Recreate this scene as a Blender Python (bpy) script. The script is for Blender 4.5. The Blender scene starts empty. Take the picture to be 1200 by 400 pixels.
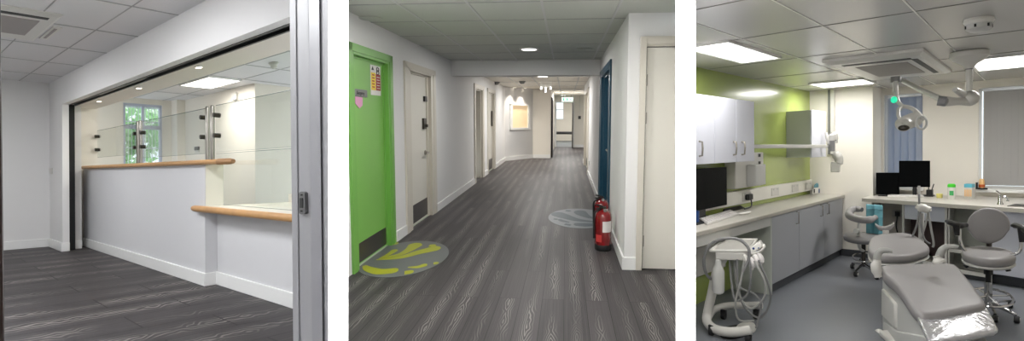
import bpy, bmesh, math, random
from mathutils import Matrix, Vector
random.seed(7)
R_ = math.radians
# ------------------------------------------------------------------ camera, light, exposure
FOC = 650.0                     # focal length in pixels of the 1200 x 400 frame
CAM = Vector((0, 0, 1.6))
scn = bpy.context.scene
cd = bpy.data.cameras.new('camera'); cam = bpy.data.objects.new('camera', cd)
scn.collection.objects.link(cam); scn.camera = cam
cam.location = CAM; cam.rotation_euler = (R_(90), 0, 0)
cd.sensor_width = 36.0; cd.sensor_fit = 'HORIZONTAL'; cd.lens = FOC / 1200 * 36
cd.clip_start = 0.05; cd.clip_end = 200
scn.view_settings.view_transform = 'Standard'; scn.view_settings.look = 'None'
scn.view_settings.gamma = 1.0; scn.view_settings.use_curve_mapping = False
scn.view_settings.exposure = 0.0
wd = bpy.data.worlds.new('world'); scn.world = wd; wd.use_nodes = True
bg = wd.node_tree.nodes['Background']; bg.inputs[0].default_value = (0.86, 0.94, 1.0, 1); bg.inputs[1].default_value = 1.5

# three rooms meet at the viewer; each has its own axes (X right, Y away, Z up) and floor level
def frame(n, d):
    n = Vector(n).normalized(); d = Vector(d); d = (d - n * d.dot(n)).normalized(); return n, d
_n, _d = frame((-.0071, .0026, 1), (-748, FOC, -7)); _x = -_d; AX1 = (_x, _n.cross(_x), _n)
_n, _d = frame((0, -.0985, 1), (63, FOC, 64)); AX2 = (_d.cross(_n), _d, _n)
_n, _d = frame((-.02, -.0299, 1), (629, FOC, 32)); AX3 = (_d.cross(_n), _d, _n)
AX = {1: AX1, 2: AX2, 3: AX3}; EYE = {1: 1.0, 2: 1.42, 3: 1.6}
ROOM = {0: Matrix.Identity(4)}
for k in (1, 2, 3):
    m3 = Matrix([AX[k][0], AX[k][1], AX[k][2]]).transposed()
    ROOM[k] = Matrix.Translation(CAM) @ m3.to_4x4() @ Matrix.Translation((0, 0, -EYE[k]))

def ray(r, px, py):
    v = Vector((px - 600, FOC, 200 - py)); return Vector([a.dot(v) for a in AX[r]])
def at(r, px, py, x=None, y=None, z=None):
    v = ray(r, px, py); c = Vector((0, 0, EYE[r]))
    t = (z - EYE[r]) / v.z if z is not None else (x / v.x if x is not None else y / v.y)
    return c + v * t
def bp(base, px, py, off=0.0, r=3):
    v = ray(r, px, py); b = Vector((base[0], base[1], 0)); L = b.length; n = b / L
    return Vector((0, 0, EYE[r])) + v * ((L + off) / v.dot(n))

def area(name, r, loc, sx, sy, power, col=(1, 1, 1), rot=(0, 0, 0), spread=180, shape='RECTANGLE'):
    l = bpy.data.lights.new(name, 'AREA'); l.shape = shape; l.size = sx
    if shape == 'RECTANGLE': l.size_y = sy
    l.energy = power; l.color = col; l.spread = R_(spread)
    o = bpy.data.objects.new(name, l); scn.collection.objects.link(o)
    from mathutils import Euler
    o.matrix_world = ROOM[r] @ Matrix.Translation(loc) @ Euler(rot).to_matrix().to_4x4()
    return o
WARM = (1, .96, .90); NEU = (1, .985, .96); COOL = (.96, .975, 1)
# unseen lamps added to push the two dividing walls' ends to full white
for cx in (-.313, .313):
    sg_ = 1 if cx > 0 else -1
    wl_ = area('divider_fill_light', 0, (.1 * sg_, .8, 1.6 + .68), .04, .04, 11, (1, 1, 1), (0, 0, 0), 40)
    wl_.matrix_world = Matrix.Translation((.1 * sg_, .8, 2.28)) @ Vector((.213 * sg_, .2, -.74)).to_track_quat('-Z', 'Y').to_matrix().to_4x4()
area('panel_or_fill_lamp', 0, (-1.1, .35, 2.7), .5, .4, 7, COOL)  # added fill lamp with no panel, brightens the grey door lining
# room 1: waiting room panels and the office
area('panel_or_fill_lamp', 1, (-4.2, .1, 2.27), 1.0, .8, 76, COOL)
area('panel_or_fill_lamp', 1, (-7.6, .2, 2.27), 1.0, .5, 42, COOL)
area('panel_or_fill_lamp', 1, (-8.3, 3.0, 2.26), 1.0, .3, 25, WARM)
area('panel_or_fill_lamp', 1, (-5.6, 2.9, 2.26), .8, .42, 15, WARM)
# room 2
for (x, y, p) in ((-.6, 4.45, 30), (-.5, 7.6, 26), (-.53, 12.8, 52), (-.7, 16, 46), (.1, 22, 80)):
    area('downlight_lamp', 2, (x, y, 2.31 if y < 9 else 2.3), .3, .3, p, NEU, shape='DISK')
area('downlight_lamp', 2, (-.1, 3.3, 2.3), .5, .5, 28, NEU)
area('far_room_lamp', 2, (.3, 29, 2.3), 2, 2, 90, (1, .98, .95))
# room 3
area('panel_or_fill_lamp', 3, (-1.95, 4.9, 2.43), .36, 1.1, 16, NEU)
area('panel_or_fill_lamp', 3, (-2.1, 8.55, 2.43), .45, .5, 16, NEU)
area('panel_or_fill_lamp', 3, (-.25, 7.75, 2.43), .6, .6, 30, NEU)
area('panel_or_fill_lamp', 3, (-.9, 2.8, 2.43), .8, 1.2, 40, NEU)
sl = bpy.data.lights.new('sun', 'SUN'); sl.energy = 3.2; sl.angle = .02
so = bpy.data.objects.new('sun', sl); scn.collection.objects.link(so)
so.rotation_euler = Vector((.35, -.75, -.8)).to_track_quat('-Z', 'Y').to_euler()

# ------------------------------------------------------------------ materials
def lin(c):
    return tuple(((v / 255 / 12.92) if v / 255 <= .04045 else ((v / 255 + .055) / 1.055) ** 2.4) for v in c)
MATS = {}
def mat(name, c, rough=.5, metal=0, spec=.5, noise=0.0, nscale=20, bump=0, coat=0, emit=None, trans=0, alpha=1, ior=1.45):
    if name in MATS: return MATS[name]
    m = bpy.data.materials.new(name); m.use_nodes = True; nt = m.node_tree; b = nt.nodes['Principled BSDF']
    c = lin(c) + (1,)
    b.inputs['Base Color'].default_value = c
    b.inputs['Roughness'].default_value = rough; b.inputs['Metallic'].default_value = metal
    b.inputs['Specular IOR Level'].default_value = spec
    if coat: b.inputs['Coat Weight'].default_value = coat; b.inputs['Coat Roughness'].default_value = .1
    if trans: b.inputs['Transmission Weight'].default_value = trans; b.inputs['IOR'].default_value = ior
    if alpha < 1: b.inputs['Alpha'].default_value = alpha
    if noise or bump:
        tc = nt.nodes.new('ShaderNodeTexCoord'); n = nt.nodes.new('ShaderNodeTexNoise')
        n.inputs['Scale'].default_value = nscale; n.inputs['Detail'].default_value = 4
        nt.links.new(tc.outputs['Object'], n.inputs['Vector'])
        if noise:
            mx = nt.nodes.new('ShaderNodeMix'); mx.data_type = 'RGBA'
            mx.inputs[6].default_value = tuple(v * (1 - noise) for v in c[:3]) + (1,)
            mx.inputs[7].default_value = tuple(min(1, v * (1 + noise)) for v in c[:3]) + (1,)
            nt.links.new(n.outputs['Fac'], mx.inputs[0]); nt.links.new(mx.outputs[2], b.inputs['Base Color'])
        if bump:
            bm_ = nt.nodes.new('ShaderNodeBump'); bm_.inputs['Strength'].default_value = bump; bm_.inputs['Distance'].default_value = .005
            nt.links.new(n.outputs['Fac'], bm_.inputs['Height']); nt.links.new(bm_.outputs[0], b.inputs['Normal'])
    if emit:
        b.inputs['Emission Color'].default_value = lin(emit[0]) + (1,); b.inputs['Emission Strength'].default_value = emit[1]
    MATS[name] = m; return m

def glass_mat(name, tint=(.93, .97, .95), refl=.12):
    m = bpy.data.materials.new(name); m.use_nodes = True; nt = m.node_tree; nt.nodes.clear()
    o = nt.nodes.new('ShaderNodeOutputMaterial'); t = nt.nodes.new('ShaderNodeBsdfTransparent'); g = nt.nodes.new('ShaderNodeBsdfGlossy')
    lw_ = nt.nodes.new('ShaderNodeLayerWeight'); lw_.inputs['Blend'].default_value = .5; mx = nt.nodes.new('ShaderNodeMixShader')
    pw = nt.nodes.new('ShaderNodeMath'); pw.operation = 'POWER'; pw.inputs[1].default_value = 4; nt.links.new(lw_.outputs['Facing'], pw.inputs[0])
    f = nt.nodes.new('ShaderNodeMath'); f.operation = 'MULTIPLY_ADD'; f.inputs[1].default_value = .5; f.inputs[2].default_value = refl * .3; nt.links.new(pw.outputs[0], f.inputs[0])
    t.inputs[0].default_value = tint + (1,); g.inputs['Roughness'].default_value = .02
    nt.links.new(f.outputs[0], mx.inputs[0]); nt.links.new(t.outputs[0], mx.inputs[1]); nt.links.new(g.outputs[0], mx.inputs[2])
    nt.links.new(mx.outputs[0], o.inputs[0]); MATS[name] = m; return m

def plank_mat(name, width, length, base, dark, light, freq, along_y=True):
    m = bpy.data.materials.new(name); m.use_nodes = True; nt = m.node_tree; N = nt.nodes; Lk = nt.links; b = N['Principled BSDF']
    tc = N.new('ShaderNodeTexCoord'); mp = N.new('ShaderNodeMapping')
    if along_y: mp.inputs['Rotation'].default_value = (0, 0, R_(90))
    Lk.new(tc.outputs['Object'], mp.inputs[0])
    br = N.new('ShaderNodeTexBrick'); br.offset = .37; br.inputs['Scale'].default_value = 1
    br.inputs['Brick Width'].default_value = length; br.inputs['Row Height'].default_value = width
    br.inputs['Mortar Size'].default_value = width * .012; br.inputs['Mortar Smooth'].default_value = 0
    br.inputs['Color1'].default_value = (0, 0, 0, 1); br.inputs['Color2'].default_value = (1, 1, 1, 1); br.inputs['Mortar'].default_value = (.5, .5, .5, 1)
    Lk.new(mp.outputs[0], br.inputs[0])
    # per plank offset of the grain
    sc = N.new('ShaderNodeVectorMath'); sc.operation = 'MULTIPLY'; sc.inputs[1].default_value = (1.1 / length, 5.5 / width * .16, 1)
    Lk.new(mp.outputs[0], sc.inputs[0])
    of = N.new('ShaderNodeVectorMath'); of.operation = 'MULTIPLY_ADD'; of.inputs[1].default_value = (37, 53, 11)
    Lk.new(br.outputs['Color'], of.inputs[0]); Lk.new(sc.outputs[0], of.inputs[2])
    def mth(op, x, y=None, z=None):
        q = N.new('ShaderNodeMath'); q.operation = op
        for i, v in enumerate((x, y, z)):
            if v is None: continue
            if isinstance(v, (int, float)): q.inputs[i].default_value = v
            else: Lk.new(v, q.inputs[i])
        return q.outputs[0]
    sep = N.new('ShaderNodeSeparateXYZ'); Lk.new(mp.outputs[0], sep.inputs[0])
    vv = mth('ABSOLUTE', mth('SUBTRACT', mth('FRACT', mth('DIVIDE', sep.outputs['Y'], width)), .5))     # distance from the plank's centre line
    w = N.new('ShaderNodeTexNoise'); w.inputs['Scale'].default_value = 1; w.inputs['Detail'].default_value = 2; w.inputs['Roughness'].default_value = .45
    s3 = N.new('ShaderNodeVectorMath'); s3.operation = 'MULTIPLY'; s3.inputs[1].default_value = (5.0, .9, 1)
    Lk.new(of.outputs[0], s3.inputs[0]); Lk.new(s3.outputs[0], w.inputs[0])
    fld = mth('ADD', mth('MULTIPLY', vv, 1.0), mth('MULTIPLY', w.outputs['Fac'], .9))
    sn = mth('SINE', mth('MULTIPLY', fld, freq))
    r1 = N.new('ShaderNodeValToRGB'); r1.color_ramp.elements[0].position = .1; r1.color_ramp.elements[0].color = (0, 0, 0, 1)
    r1.color_ramp.elements[1].position = .9; r1.color_ramp.elements[1].color = (1, 1, 1, 1)
    cen = N.new('ShaderNodeMapRange'); cen.inputs[1].default_value = .36; cen.inputs[2].default_value = .1; Lk.new(vv, cen.inputs[0])
    Lk.new(mth('MULTIPLY', sn, cen.outputs[0]), r1.inputs[0])
    ns = N.new('ShaderNodeTexNoise'); ns.inputs['Scale'].default_value = 1.0; ns.inputs['Detail'].default_value = 3
    s2 = N.new('ShaderNodeVectorMath'); s2.operation = 'MULTIPLY'; s2.inputs[1].default_value = (1.5, 24, 1)
    Lk.new(of.outputs[0], s2.inputs[0]); Lk.new(s2.outputs[0], ns.inputs[0])
    gm = N.new('ShaderNodeTexNoise'); gm.inputs['Scale'].default_value = 1.1; gm.inputs['Detail'].default_value = 1
    Lk.new(of.outputs[0], gm.inputs[0])
    r3 = N.new('ShaderNodeValToRGB'); r3.color_ramp.elements[0].position = .38; r3.color_ramp.elements[1].position = .55
    Lk.new(gm.outputs['Fac'], r3.inputs[0])
    def mix(a, bb, fac, mode='MIX'):
        x = N.new('ShaderNodeMix'); x.data_type = 'RGBA'; x.blend_type = mode
        for s, v in ((6, a), (7, bb), (0, fac)):
            if isinstance(v, tuple): x.inputs[s].default_value = v + (1,)
            elif isinstance(v, float): x.inputs[s].default_value = v
            else: Lk.new(v, x.inputs[s])
        return x.outputs[2]
    c1 = mix(lin(dark), lin(base), br.outputs['Color'])
    c2 = mix(c1, lin(tuple(min(255, v * 1.35) for v in base)), ns.outputs['Fac'])
    fm = N.new('ShaderNodeMath'); fm.operation = 'MULTIPLY'; Lk.new(r1.outputs[0], fm.inputs[0]); Lk.new(r3.outputs[0], fm.inputs[1])
    c3 = mix(c2, lin(light), fm.outputs[0])
    c4 = mix(c3, lin((28, 27, 27)), br.outputs['Fac'])
    Lk.new(c4, b.inputs['Base Color']); b.inputs['Roughness'].default_value = .5; b.inputs['Specular IOR Level'].default_value = .2
    MATS[name] = m; return m

M = dict(
    wall=mat('wall paint white', (226, 225, 224), .7, noise=.015, nscale=3), cream=mat('wall paint cream', (232, 227, 217), .7, noise=.015, nscale=3),
    white=mat('white gloss paint', (236, 236, 234), .3), pure=mat('white emulsion', (250, 250, 250), .8),
    ceil=mat('ceiling tile', (216, 215, 216), .8, noise=.04, nscale=120, bump=.1), ceil2=mat('corridor ceiling tile', (196, 198, 192), .8, noise=.04, nscale=60),
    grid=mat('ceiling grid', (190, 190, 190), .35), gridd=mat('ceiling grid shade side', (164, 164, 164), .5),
    floor1=plank_mat('dark oak vinyl 1', .42, 1.15, (50, 47, 48), (25, 24, 25), (122, 117, 113), 46),
    floor2=plank_mat('dark oak vinyl 2', .168, 2.1, (58, 55, 56), (28, 27, 28), (124, 120, 117), 60),
    black=mat('black matt', (12, 12, 13), .5), track=mat('shutter track', (30, 31, 32), .35, metal=.3), slot=mat('track brush', (96, 98, 98), .4, metal=.6),
    oak=mat('oak nosing', (182, 138, 88), .4, noise=.18, nscale=14), oakd=mat('oak nosing end grain', (150, 112, 72), .5, noise=.15, nscale=30),
    lam=mat('cream laminate', (240, 232, 220), .25), panel=mat('painted counter panel', (208, 208, 210), .6, noise=.01),
    steel=mat('brushed steel', (150, 146, 138), .28, metal=1), chrome=mat('chrome', (200, 200, 200), .12, metal=1), dsteel=mat('dark steel', (70, 66, 62), .35, metal=.8),
    brown=mat('dark brown wood', (52, 32, 24), .5, noise=.1), lining=mat('grey painted lining', (206, 206, 210), .45), lining2=mat('grey painted stop', (192, 192, 198), .4),
    lamp=mat('lamp diffuser', (255, 255, 255), .5, emit=((255, 252, 246), 3.0)), lampw=mat('warm spot diffuser', (255, 255, 255), .5, emit=((255, 240, 214), 5.0)),
    green=mat('lime green door', (122, 178, 84), .38), greend=mat('lime green frame', (112, 170, 76), .35), teal=mat('teal door', (24, 66, 88), .35), teald=mat('teal frame', (26, 74, 96), .35),
    doorw=mat('off white door', (220, 216, 206), .55), framew=mat('off white frame', (208, 202, 190), .4), kick=mat('dark kick plate', (66, 60, 60), .3, metal=.5),
    strip=mat('threshold strip', (190, 200, 180), .3, metal=.3), grey=mat('grey vinyl', (96, 99, 100), .5), lime=mat('lime vinyl', (158, 160, 34), .5), blue=mat('slate blue vinyl', (44, 62, 74), .5), grey2=mat('pale grey vinyl', (112, 118, 121), .5),
    red=mat('extinguisher red', (128, 10, 18), .22, coat=.6), redd=mat('extinguisher dark red', (120, 14, 18), .3), paper=mat('white paper', (226, 222, 220), .7), yellow=mat('sign yellow', (232, 200, 40), .5), signred=mat('sign red', (160, 24, 34), .5),
    pink=mat('pink sticky note', (224, 160, 196), .7), plate=mat('grey name plate', (124, 124, 124), .3, metal=.6), exitg=mat('exit sign green', (60, 190, 130), .4, emit=((60, 200, 140), .9)), exitw=mat('exit sign white', (240, 255, 248), .4, emit=((225, 255, 240), 1.3)),
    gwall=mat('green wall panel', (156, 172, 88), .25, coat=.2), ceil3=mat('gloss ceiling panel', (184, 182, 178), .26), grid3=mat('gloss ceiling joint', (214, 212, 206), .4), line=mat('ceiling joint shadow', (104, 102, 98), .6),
    cab=mat('pale grey laminate', (206, 208, 218), .4), cabd=mat('mid grey laminate', (164, 166, 171), .45), cabside=mat('light side laminate', (184, 188, 180), .35), wtop=mat('speckled worktop', (198, 194, 186), .35, noise=.05, nscale=150), edge=mat('worktop edge', (176, 172, 162), .4),
    trunk=mat('white trunking', (232, 230, 222), .35), floor3=mat('grey sheet vinyl', (112, 115, 121), .38, noise=.06, nscale=60), skirt=mat('dark skirting', (66, 68, 72), .5), screen=mat('black screen', (5, 6, 7), .4, spec=.05), bplas=mat('black plastic', (20, 20, 22), .4),
    plas=mat('white plastic', (208, 206, 200), .3), plasg=mat('light grey plastic', (196, 196, 192), .4), gplas=mat('grey plastic', (136, 136, 136), .4), uph=mat('grey leatherette', (142, 139, 139), .48, bump=.05, nscale=90), uphd=mat('grey leatherette piping', (118, 116, 116), .4),
    cover=mat('clear plastic foot cover', (204, 204, 208), .12, metal=.55, coat=1, bump=1.0, nscale=30), hose=mat('grey hose', (166, 166, 162), .45), hosel=mat('light hose', (204, 202, 196), .45),
    blind=mat('grey vertical blind', (186, 184, 182), .8), blindt=mat('thin blind', (176, 186, 204), .7), bag=mat('teal paper bag', (98, 156, 168), .7, noise=.12, nscale=9), tealb=mat('teal lid', (88, 140, 154), .35), bluel=mat('blue cable tidy', (20, 60, 120), .4),
    capg=mat('bottle cap green', (70, 196, 50), .4), orange=mat('candle label', (196, 90, 40), .5), amber=mat('amber glass', (236, 190, 130), .3), potY=mat('yellow pot', (220, 210, 120), .5), boxb=mat('blue box', (90, 170, 190), .5), redl=mat('red marks', (200, 60, 60), .5),
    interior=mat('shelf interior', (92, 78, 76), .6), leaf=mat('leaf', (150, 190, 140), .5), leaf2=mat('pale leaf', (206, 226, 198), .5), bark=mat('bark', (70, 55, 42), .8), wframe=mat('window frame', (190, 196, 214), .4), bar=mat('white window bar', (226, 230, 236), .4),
    filt=mat('grille mesh', (158, 152, 150), .6), farw=mat('amber glazing', (232, 208, 172), .5, emit=((236, 206, 164), .35)), foliageg=mat('label green', (60, 160, 90), .5), tgreen=mat('green light lens', (40, 220, 170), .4, emit=((40, 225, 170), .8)),
    aluminium=mat('aluminium', (180, 182, 184), .35, metal=.7), rubber=mat('rubber', (26, 26, 28), .6))
mat('glass edge', (96, 116, 108), .2); M['gedge'] = MATS['glass edge']
mat('tray mat', (176, 174, 168), .4); M['gplas2'] = MATS['tray mat']
M['glass'] = glass_mat('clear glass', (.955, .97, .96), .12); M['wglass'] = glass_mat('window glass', (.97, .98, .98), .05)
for k_ in ('leaf', 'leaf2', 'blind', 'blindt'):
    nt_ = M[k_].node_tree; b_ = nt_.nodes['Principled BSDF']; o_ = nt_.nodes['Material Output']
    tr_ = nt_.nodes.new('ShaderNodeBsdfTranslucent'); tr_.inputs[0].default_value = b_.inputs['Base Color'].default_value
    ad_ = nt_.nodes.new('ShaderNodeMixShader'); ad_.inputs[0].default_value = .5 if 'leaf' in k_ else .25
    nt_.links.new(b_.outputs[0], ad_.inputs[1]); nt_.links.new(tr_.outputs[0], ad_.inputs[2]); nt_.links.new(ad_.outputs[0], o_.inputs[0])

# ------------------------------------------------------------------ mesh builder
class MB:
    def __init__(s): s.v = []; s.f = []
    def add(s, vs, fs):
        n = len(s.v); s.v += [Vector(p) for p in vs]; s.f += [tuple(i + n for i in f) for f in fs]; return s
    def box(s, x0, x1, y0, y1, z0, z1):
        return s.add([(x0, y0, z0), (x1, y0, z0), (x1, y1, z0), (x0, y1, z0), (x0, y0, z1), (x1, y0, z1), (x1, y1, z1), (x0, y1, z1)],
                     [(0, 3, 2, 1), (4, 5, 6, 7), (0, 1, 5, 4), (1, 2, 6, 5), (2, 3, 7, 6), (3, 0, 4, 7)])
    def obox(s, c, ax, ay, az):           # centre and three half vectors
        c, ax, ay, az = map(Vector, (c, ax, ay, az)); p = []
        for k in (-1, 1):
            for i, j in ((-1, -1), (1, -1), (1, 1), (-1, 1)): p.append(c + ax * i + ay * j + az * k)
        return s.add(p, [(0, 3, 2, 1), (4, 5, 6, 7), (0, 1, 5, 4), (1, 2, 6, 5), (2, 3, 7, 6), (3, 0, 4, 7)])
    def prism(s, pts, off):               # 3D polygon swept by vector off
        off = Vector(off); n = len(pts); a = [Vector(p) for p in pts]; b = [p + off for p in a]
        return s.add(a + b, [tuple(range(n - 1, -1, -1)), tuple(range(n, 2 * n))] + [(i, (i + 1) % n, n + (i + 1) % n, n + i) for i in range(n)])
    def loft(s, rings, cap=True):
        n = len(rings[0]); vs = [p for r in rings for p in r]; fs = []
        for k in range(len(rings) - 1):
            for i in range(n): j = (i + 1) % n; fs.append((k * n + i, k * n + j, (k + 1) * n + j, (k + 1) * n + i))
        if cap: fs += [tuple(range(n - 1, -1, -1)), tuple((len(rings) - 1) * n + i for i in range(n))]
        return s.add(vs, fs)
    def tube(s, pts, rad, seg=10, smooth=0, closed=False):
        pts = [Vector(p) for p in pts]
        if smooth:
            out = []; n = len(pts)
            rng = range(n if closed else n - 1)
            for i in rng:
                g = lambda k: pts[k % n] if closed else pts[max(0, min(n - 1, k))]
                p0, p1, p2, p3 = g(i - 1), g(i), g(i + 1), g(i + 2)
                for q in range(smooth):
                    t = q / smooth
                    out.append(.5 * ((2 * p1) + (p2 - p0) * t + (2 * p0 - 5 * p1 + 4 * p2 - p3) * t * t + (3 * p1 - p0 - 3 * p2 + p3) * t ** 3))
            if not closed: out.append(pts[-1])
            pts = out
        n = len(pts); rings = []; up = None
        for i, p in enumerate(pts):
            a = pts[(i - 1) % n] if (closed or i) else p; b = pts[(i + 1) % n] if (closed or i < n - 1) else p
            t = (b - a).normalized()
            if up is None: up = Vector((0, 0, 1)) if abs(t.z) < .9 else Vector((1, 0, 0))
            x = (up - t * up.dot(t)).normalized(); up = x; y = t.cross(x)
            r = rad[min(len(rad) - 1, int(i / max(1, n - 1) * (len(rad) - 1) + .5))] if isinstance(rad, (list, tuple)) else rad
            rings.append([p + x * r * math.cos(2 * math.pi * k / seg) + y * r * math.sin(2 * math.pi * k / seg) for k in range(seg)])
        if closed: rings.append(rings[0]); return s.loft(rings, False)
        return s.loft(rings)
    def cyl(s, a, b, r, r2=None, seg=20):
        return s.tube([a, b], [r, r if r2 is None else r2], seg)
    def lathe(s, c, prof, ex=(1, 0, 0), ey=(0, 1, 0), ez=(0, 0, 1), seg=28):   # prof: (radius, height)
        c, ex, ey, ez = map(Vector, (c, ex, ey, ez))
        return s.loft([[c + ex * r * math.cos(2 * math.pi * k / seg) + ey * r * math.sin(2 * math.pi * k / seg) + ez * h for k in range(seg)] for r, h in prof])
    def ell(s, c, ex, ey, ez, seg=20, rings=12):
        return s.lathe(c, [(max(.001, math.sin(math.pi * k / rings)), -math.cos(math.pi * k / rings)) for k in range(rings + 1)], ex, ey, ez, seg)
    def cushion(s, outline, nrm, th, soft=.1):   # soft edged slab on a 3D outline; nrm points to its visible face
        o = [Vector(p) for p in outline]; n = Vector(nrm).normalized(); c = sum(o, Vector()) / len(o); rings = []
        for sc, h in ((.001, -1), (1 - soft, -1), (1 - soft * .3, -.85), (1, -.5), (1 - soft * .15, -.2), (1 - soft * .7, -.03), (1 - soft * 2.2, .04), (.001, .1)):
            rings.append([c + (p - c) * sc + n * th * h for p in o])
        return s.loft(rings, False)

def rnd(pts, k=4, r=.25):      # round the corners of a 3D polygon
    pts = [Vector(p) for p in pts]; n = len(pts); out = []
    for i in range(n):
        p, a, b = pts[i], pts[i - 1], pts[(i + 1) % n]
        s, e = p.lerp(a, r), p.lerp(b, r)
        for q in range(k + 1):
            t = q / k; out.append((1 - t) ** 2 * s + 2 * t * (1 - t) * p + t * t * e)
    return out

LOCAL = {}; RM = {}
# where each room meets the dividing walls
CUTS = {0: [], 1: [(1, 1.79)], 2: [(-1, -.43), (1, -.2107)], 3: [(-1, -.505)]}
def _mesh(name, mb, m, inv, smooth, bevel, subd, r=0):
    me = bpy.data.meshes.new(name); me.from_pydata([p for p in mb.v], [], mb.f)
    bm = bmesh.new(); bm.from_mesh(me)
    for sx, k in CUTS[r]:
        if any(sx * v.co.x + k * v.co.y > 1e-4 for v in bm.verts):
            g_ = bmesh.ops.bisect_plane(bm, geom=bm.verts[:] + bm.edges[:] + bm.faces[:], plane_co=(0, 0, 0), plane_no=(sx, k, 0), clear_outer=True)
            bmesh.ops.holes_fill(bm, edges=[e for e in g_['geom_cut'] if isinstance(e, bmesh.types.BMEdge)])
    bm.transform(inv); bmesh.ops.remove_doubles(bm, verts=bm.verts, dist=1e-5); bmesh.ops.recalc_face_normals(bm, faces=bm.faces); bm.to_mesh(me); bm.free()
    if smooth: me.shade_smooth(); me.set_sharp_from_angle(angle=R_(smooth if smooth > 1 else 35))
    me.materials.append(M[m] if isinstance(m, str) else m)
    o = bpy.data.objects.new(name, me); scn.collection.objects.link(o)
    if bevel: b = o.modifiers.new('bevel', 'BEVEL'); b.width = bevel; b.segments = 2; b.limit_method = 'ANGLE'
    if subd: b = o.modifiers.new('sub', 'SUBSURF'); b.levels = subd; b.render_levels = subd
    return o
def thing(r, name, label, cat, loc, group=None, kind=None):
    o = bpy.data.objects.new(name, None); o.empty_display_size = .1; scn.collection.objects.link(o)
    o.matrix_world = ROOM[r] @ Matrix.Translation(loc); LOCAL[o.name] = Matrix.Translation(loc).inverted(); RM[o.name] = r
    if kind: o['kind'] = kind
    if label: o['label'] = label
    if cat: o['category'] = cat
    if group: o['group'] = group
    return o
def part(name, mb, m, parent, smooth=35, bevel=0, subd=0, label=None):
    inv = LOCAL[parent.name]; rr = RM[parent.name]; o = _mesh(name, mb, m, inv, smooth, bevel, subd, rr); o.parent = parent; LOCAL[o.name] = inv; RM[o.name] = rr
    if label: o['label'] = label
    return o
def solo(r, name, mb, m, label=None, cat=None, group=None, kind=None, smooth=35, bevel=0, subd=0):
    xs = [p.x for p in mb.v]; ys = [p.y for p in mb.v]; zs = [p.z for p in mb.v]
    T = Matrix.Translation(((min(xs) + max(xs)) / 2, (min(ys) + max(ys)) / 2, min(zs))) if not kind else Matrix.Identity(4)
    o = _mesh(name, mb, m, T.inverted(), smooth, bevel, subd, r); o.matrix_world = ROOM[r] @ T; LOCAL[o.name] = T.inverted(); RM[o.name] = r
    for k, v in (('label', label), ('category', cat), ('group', group), ('kind', kind)):
        if v: o[k] = v
    return o
def struct(r, name, mb, m, **k): return solo(r, name, mb, m, kind='structure', **k)
def dup(o, r, shift, label=None, parent=None):
    c = o.copy(); scn.collection.objects.link(c)
    if parent: c.parent = parent
    else:
        c.matrix_world = ROOM[r] @ Matrix.Translation(shift) @ ROOM[r].inverted() @ o.matrix_world
        if label: c['label'] = label
    for ch in o.children: dup(ch, r, None, parent=c)
    return c
B = lambda *a: MB().box(*a)
bpy.context.view_layer.update()

# ================================================================== THE DIVIDING WALLS (white, seen end on)
for sgn, d1 in ((-1, 5.0), (1, 5.4)):
    a, b_, a2, b2 = (.3308, .2954, .3255, .3005)
    poly = [(sgn * a, 1.0, -.3), (sgn * b_, 1.0, -.3), (sgn * b2 * d1, d1, -.3), (sgn * a2 * d1, d1, -.3)]
    struct(0, 'wall_divider', MB().prism(poly, (0, 0, 3.2)), 'pure', smooth=0)

struct(0, 'ceiling', B(-1.6, 1.8, -1.1, 2.2, 3.0, 3.1), 'ceil')
struct(0, 'wall_behind', MB().prism([(-.25, -.72, -.4), (1.1, -1.0, -.4), (1.1, -1.1, -.4), (-.25, -.82, -.4)], (0, 0, 3.4)), 'wall')
# ================================================================== ROOM 1 : waiting room with reception counter
r = 1
def poly_z(r, pxs, z, extra=()):
    return [at(r, *p, z=z) for p in pxs] + [Vector(e) for e in extra]
CZ = 2.29
mb = MB().prism([(-10.1, -.7, -.1), (.8, -.7, -.1), (-2.2, 2.1, -.1), (-10.1, 2.1, -.1)], (0, 0, .1))
struct(1, 'floor', mb, 'floor1')
struct(1, 'wall_right', B(-10.15, .5, -.7, -.6, 0, CZ), 'wall')
struct(1, 'ceiling', MB().prism([(-10.1, -.7, CZ), (.8, -.7, CZ), (.8, 1.69, CZ), (-10.1, 1.69, CZ)], (0, 0, .1)), 'ceil')
g = MB()
for y in (1.30, .88, .46, .04): g.box(-10, -2.2, y - .004, y + .004, CZ - .004, CZ + .01)
for i in range(8): x = -10.22 + 1.05 * i + 1.05; g.box(x - .010, x + .010, -.4, 1.62, CZ - .004, CZ + .01)
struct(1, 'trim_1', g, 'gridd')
struct(1, 'wall_left', B(-10.15, -10.0, -.6, 1.62, 0, CZ), 'wall')
w = MB().box(-10.15, -9.2, 1.62, 1.69, 0, CZ); w.box(-9.2, -2.35, 1.62, 1.69, 1.93, CZ)
struct(1, 'wall_front', w, 'wall')
struct(1, 'trim_2', B(-10.15, -9.4, 1.77, 1.86, 0, 1.94), 'wall')
struct(1, 'wall_side', B(-10.15, -9.72, 1.86, 2.12, 0, CZ), 'cream')
# shutter guide and track
struct(1, 'trim_3', MB().box(-10.1, -9.3, 1.69, 1.77, 0, 1.94), 'black')
t = MB().box(-9.3, -2.4, 1.69, 1.705, 1.925, 1.97).box(-9.3, -2.4, 1.765, 1.78, 1.925, 1.97).box(-9.3, -2.4, 1.69, 1.78, 1.95, 1.97)
struct(1, 'trim_4', t, 'track')
struct(1, 'trim_5', MB().box(-7.9, -6.2, 1.712, 1.75, 1.936, 1.951), 'slot')
struct(1, 'wall_header', B(-9.72, -2.4, 1.78, 2.09, 1.945, CZ), 'cream')
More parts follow.
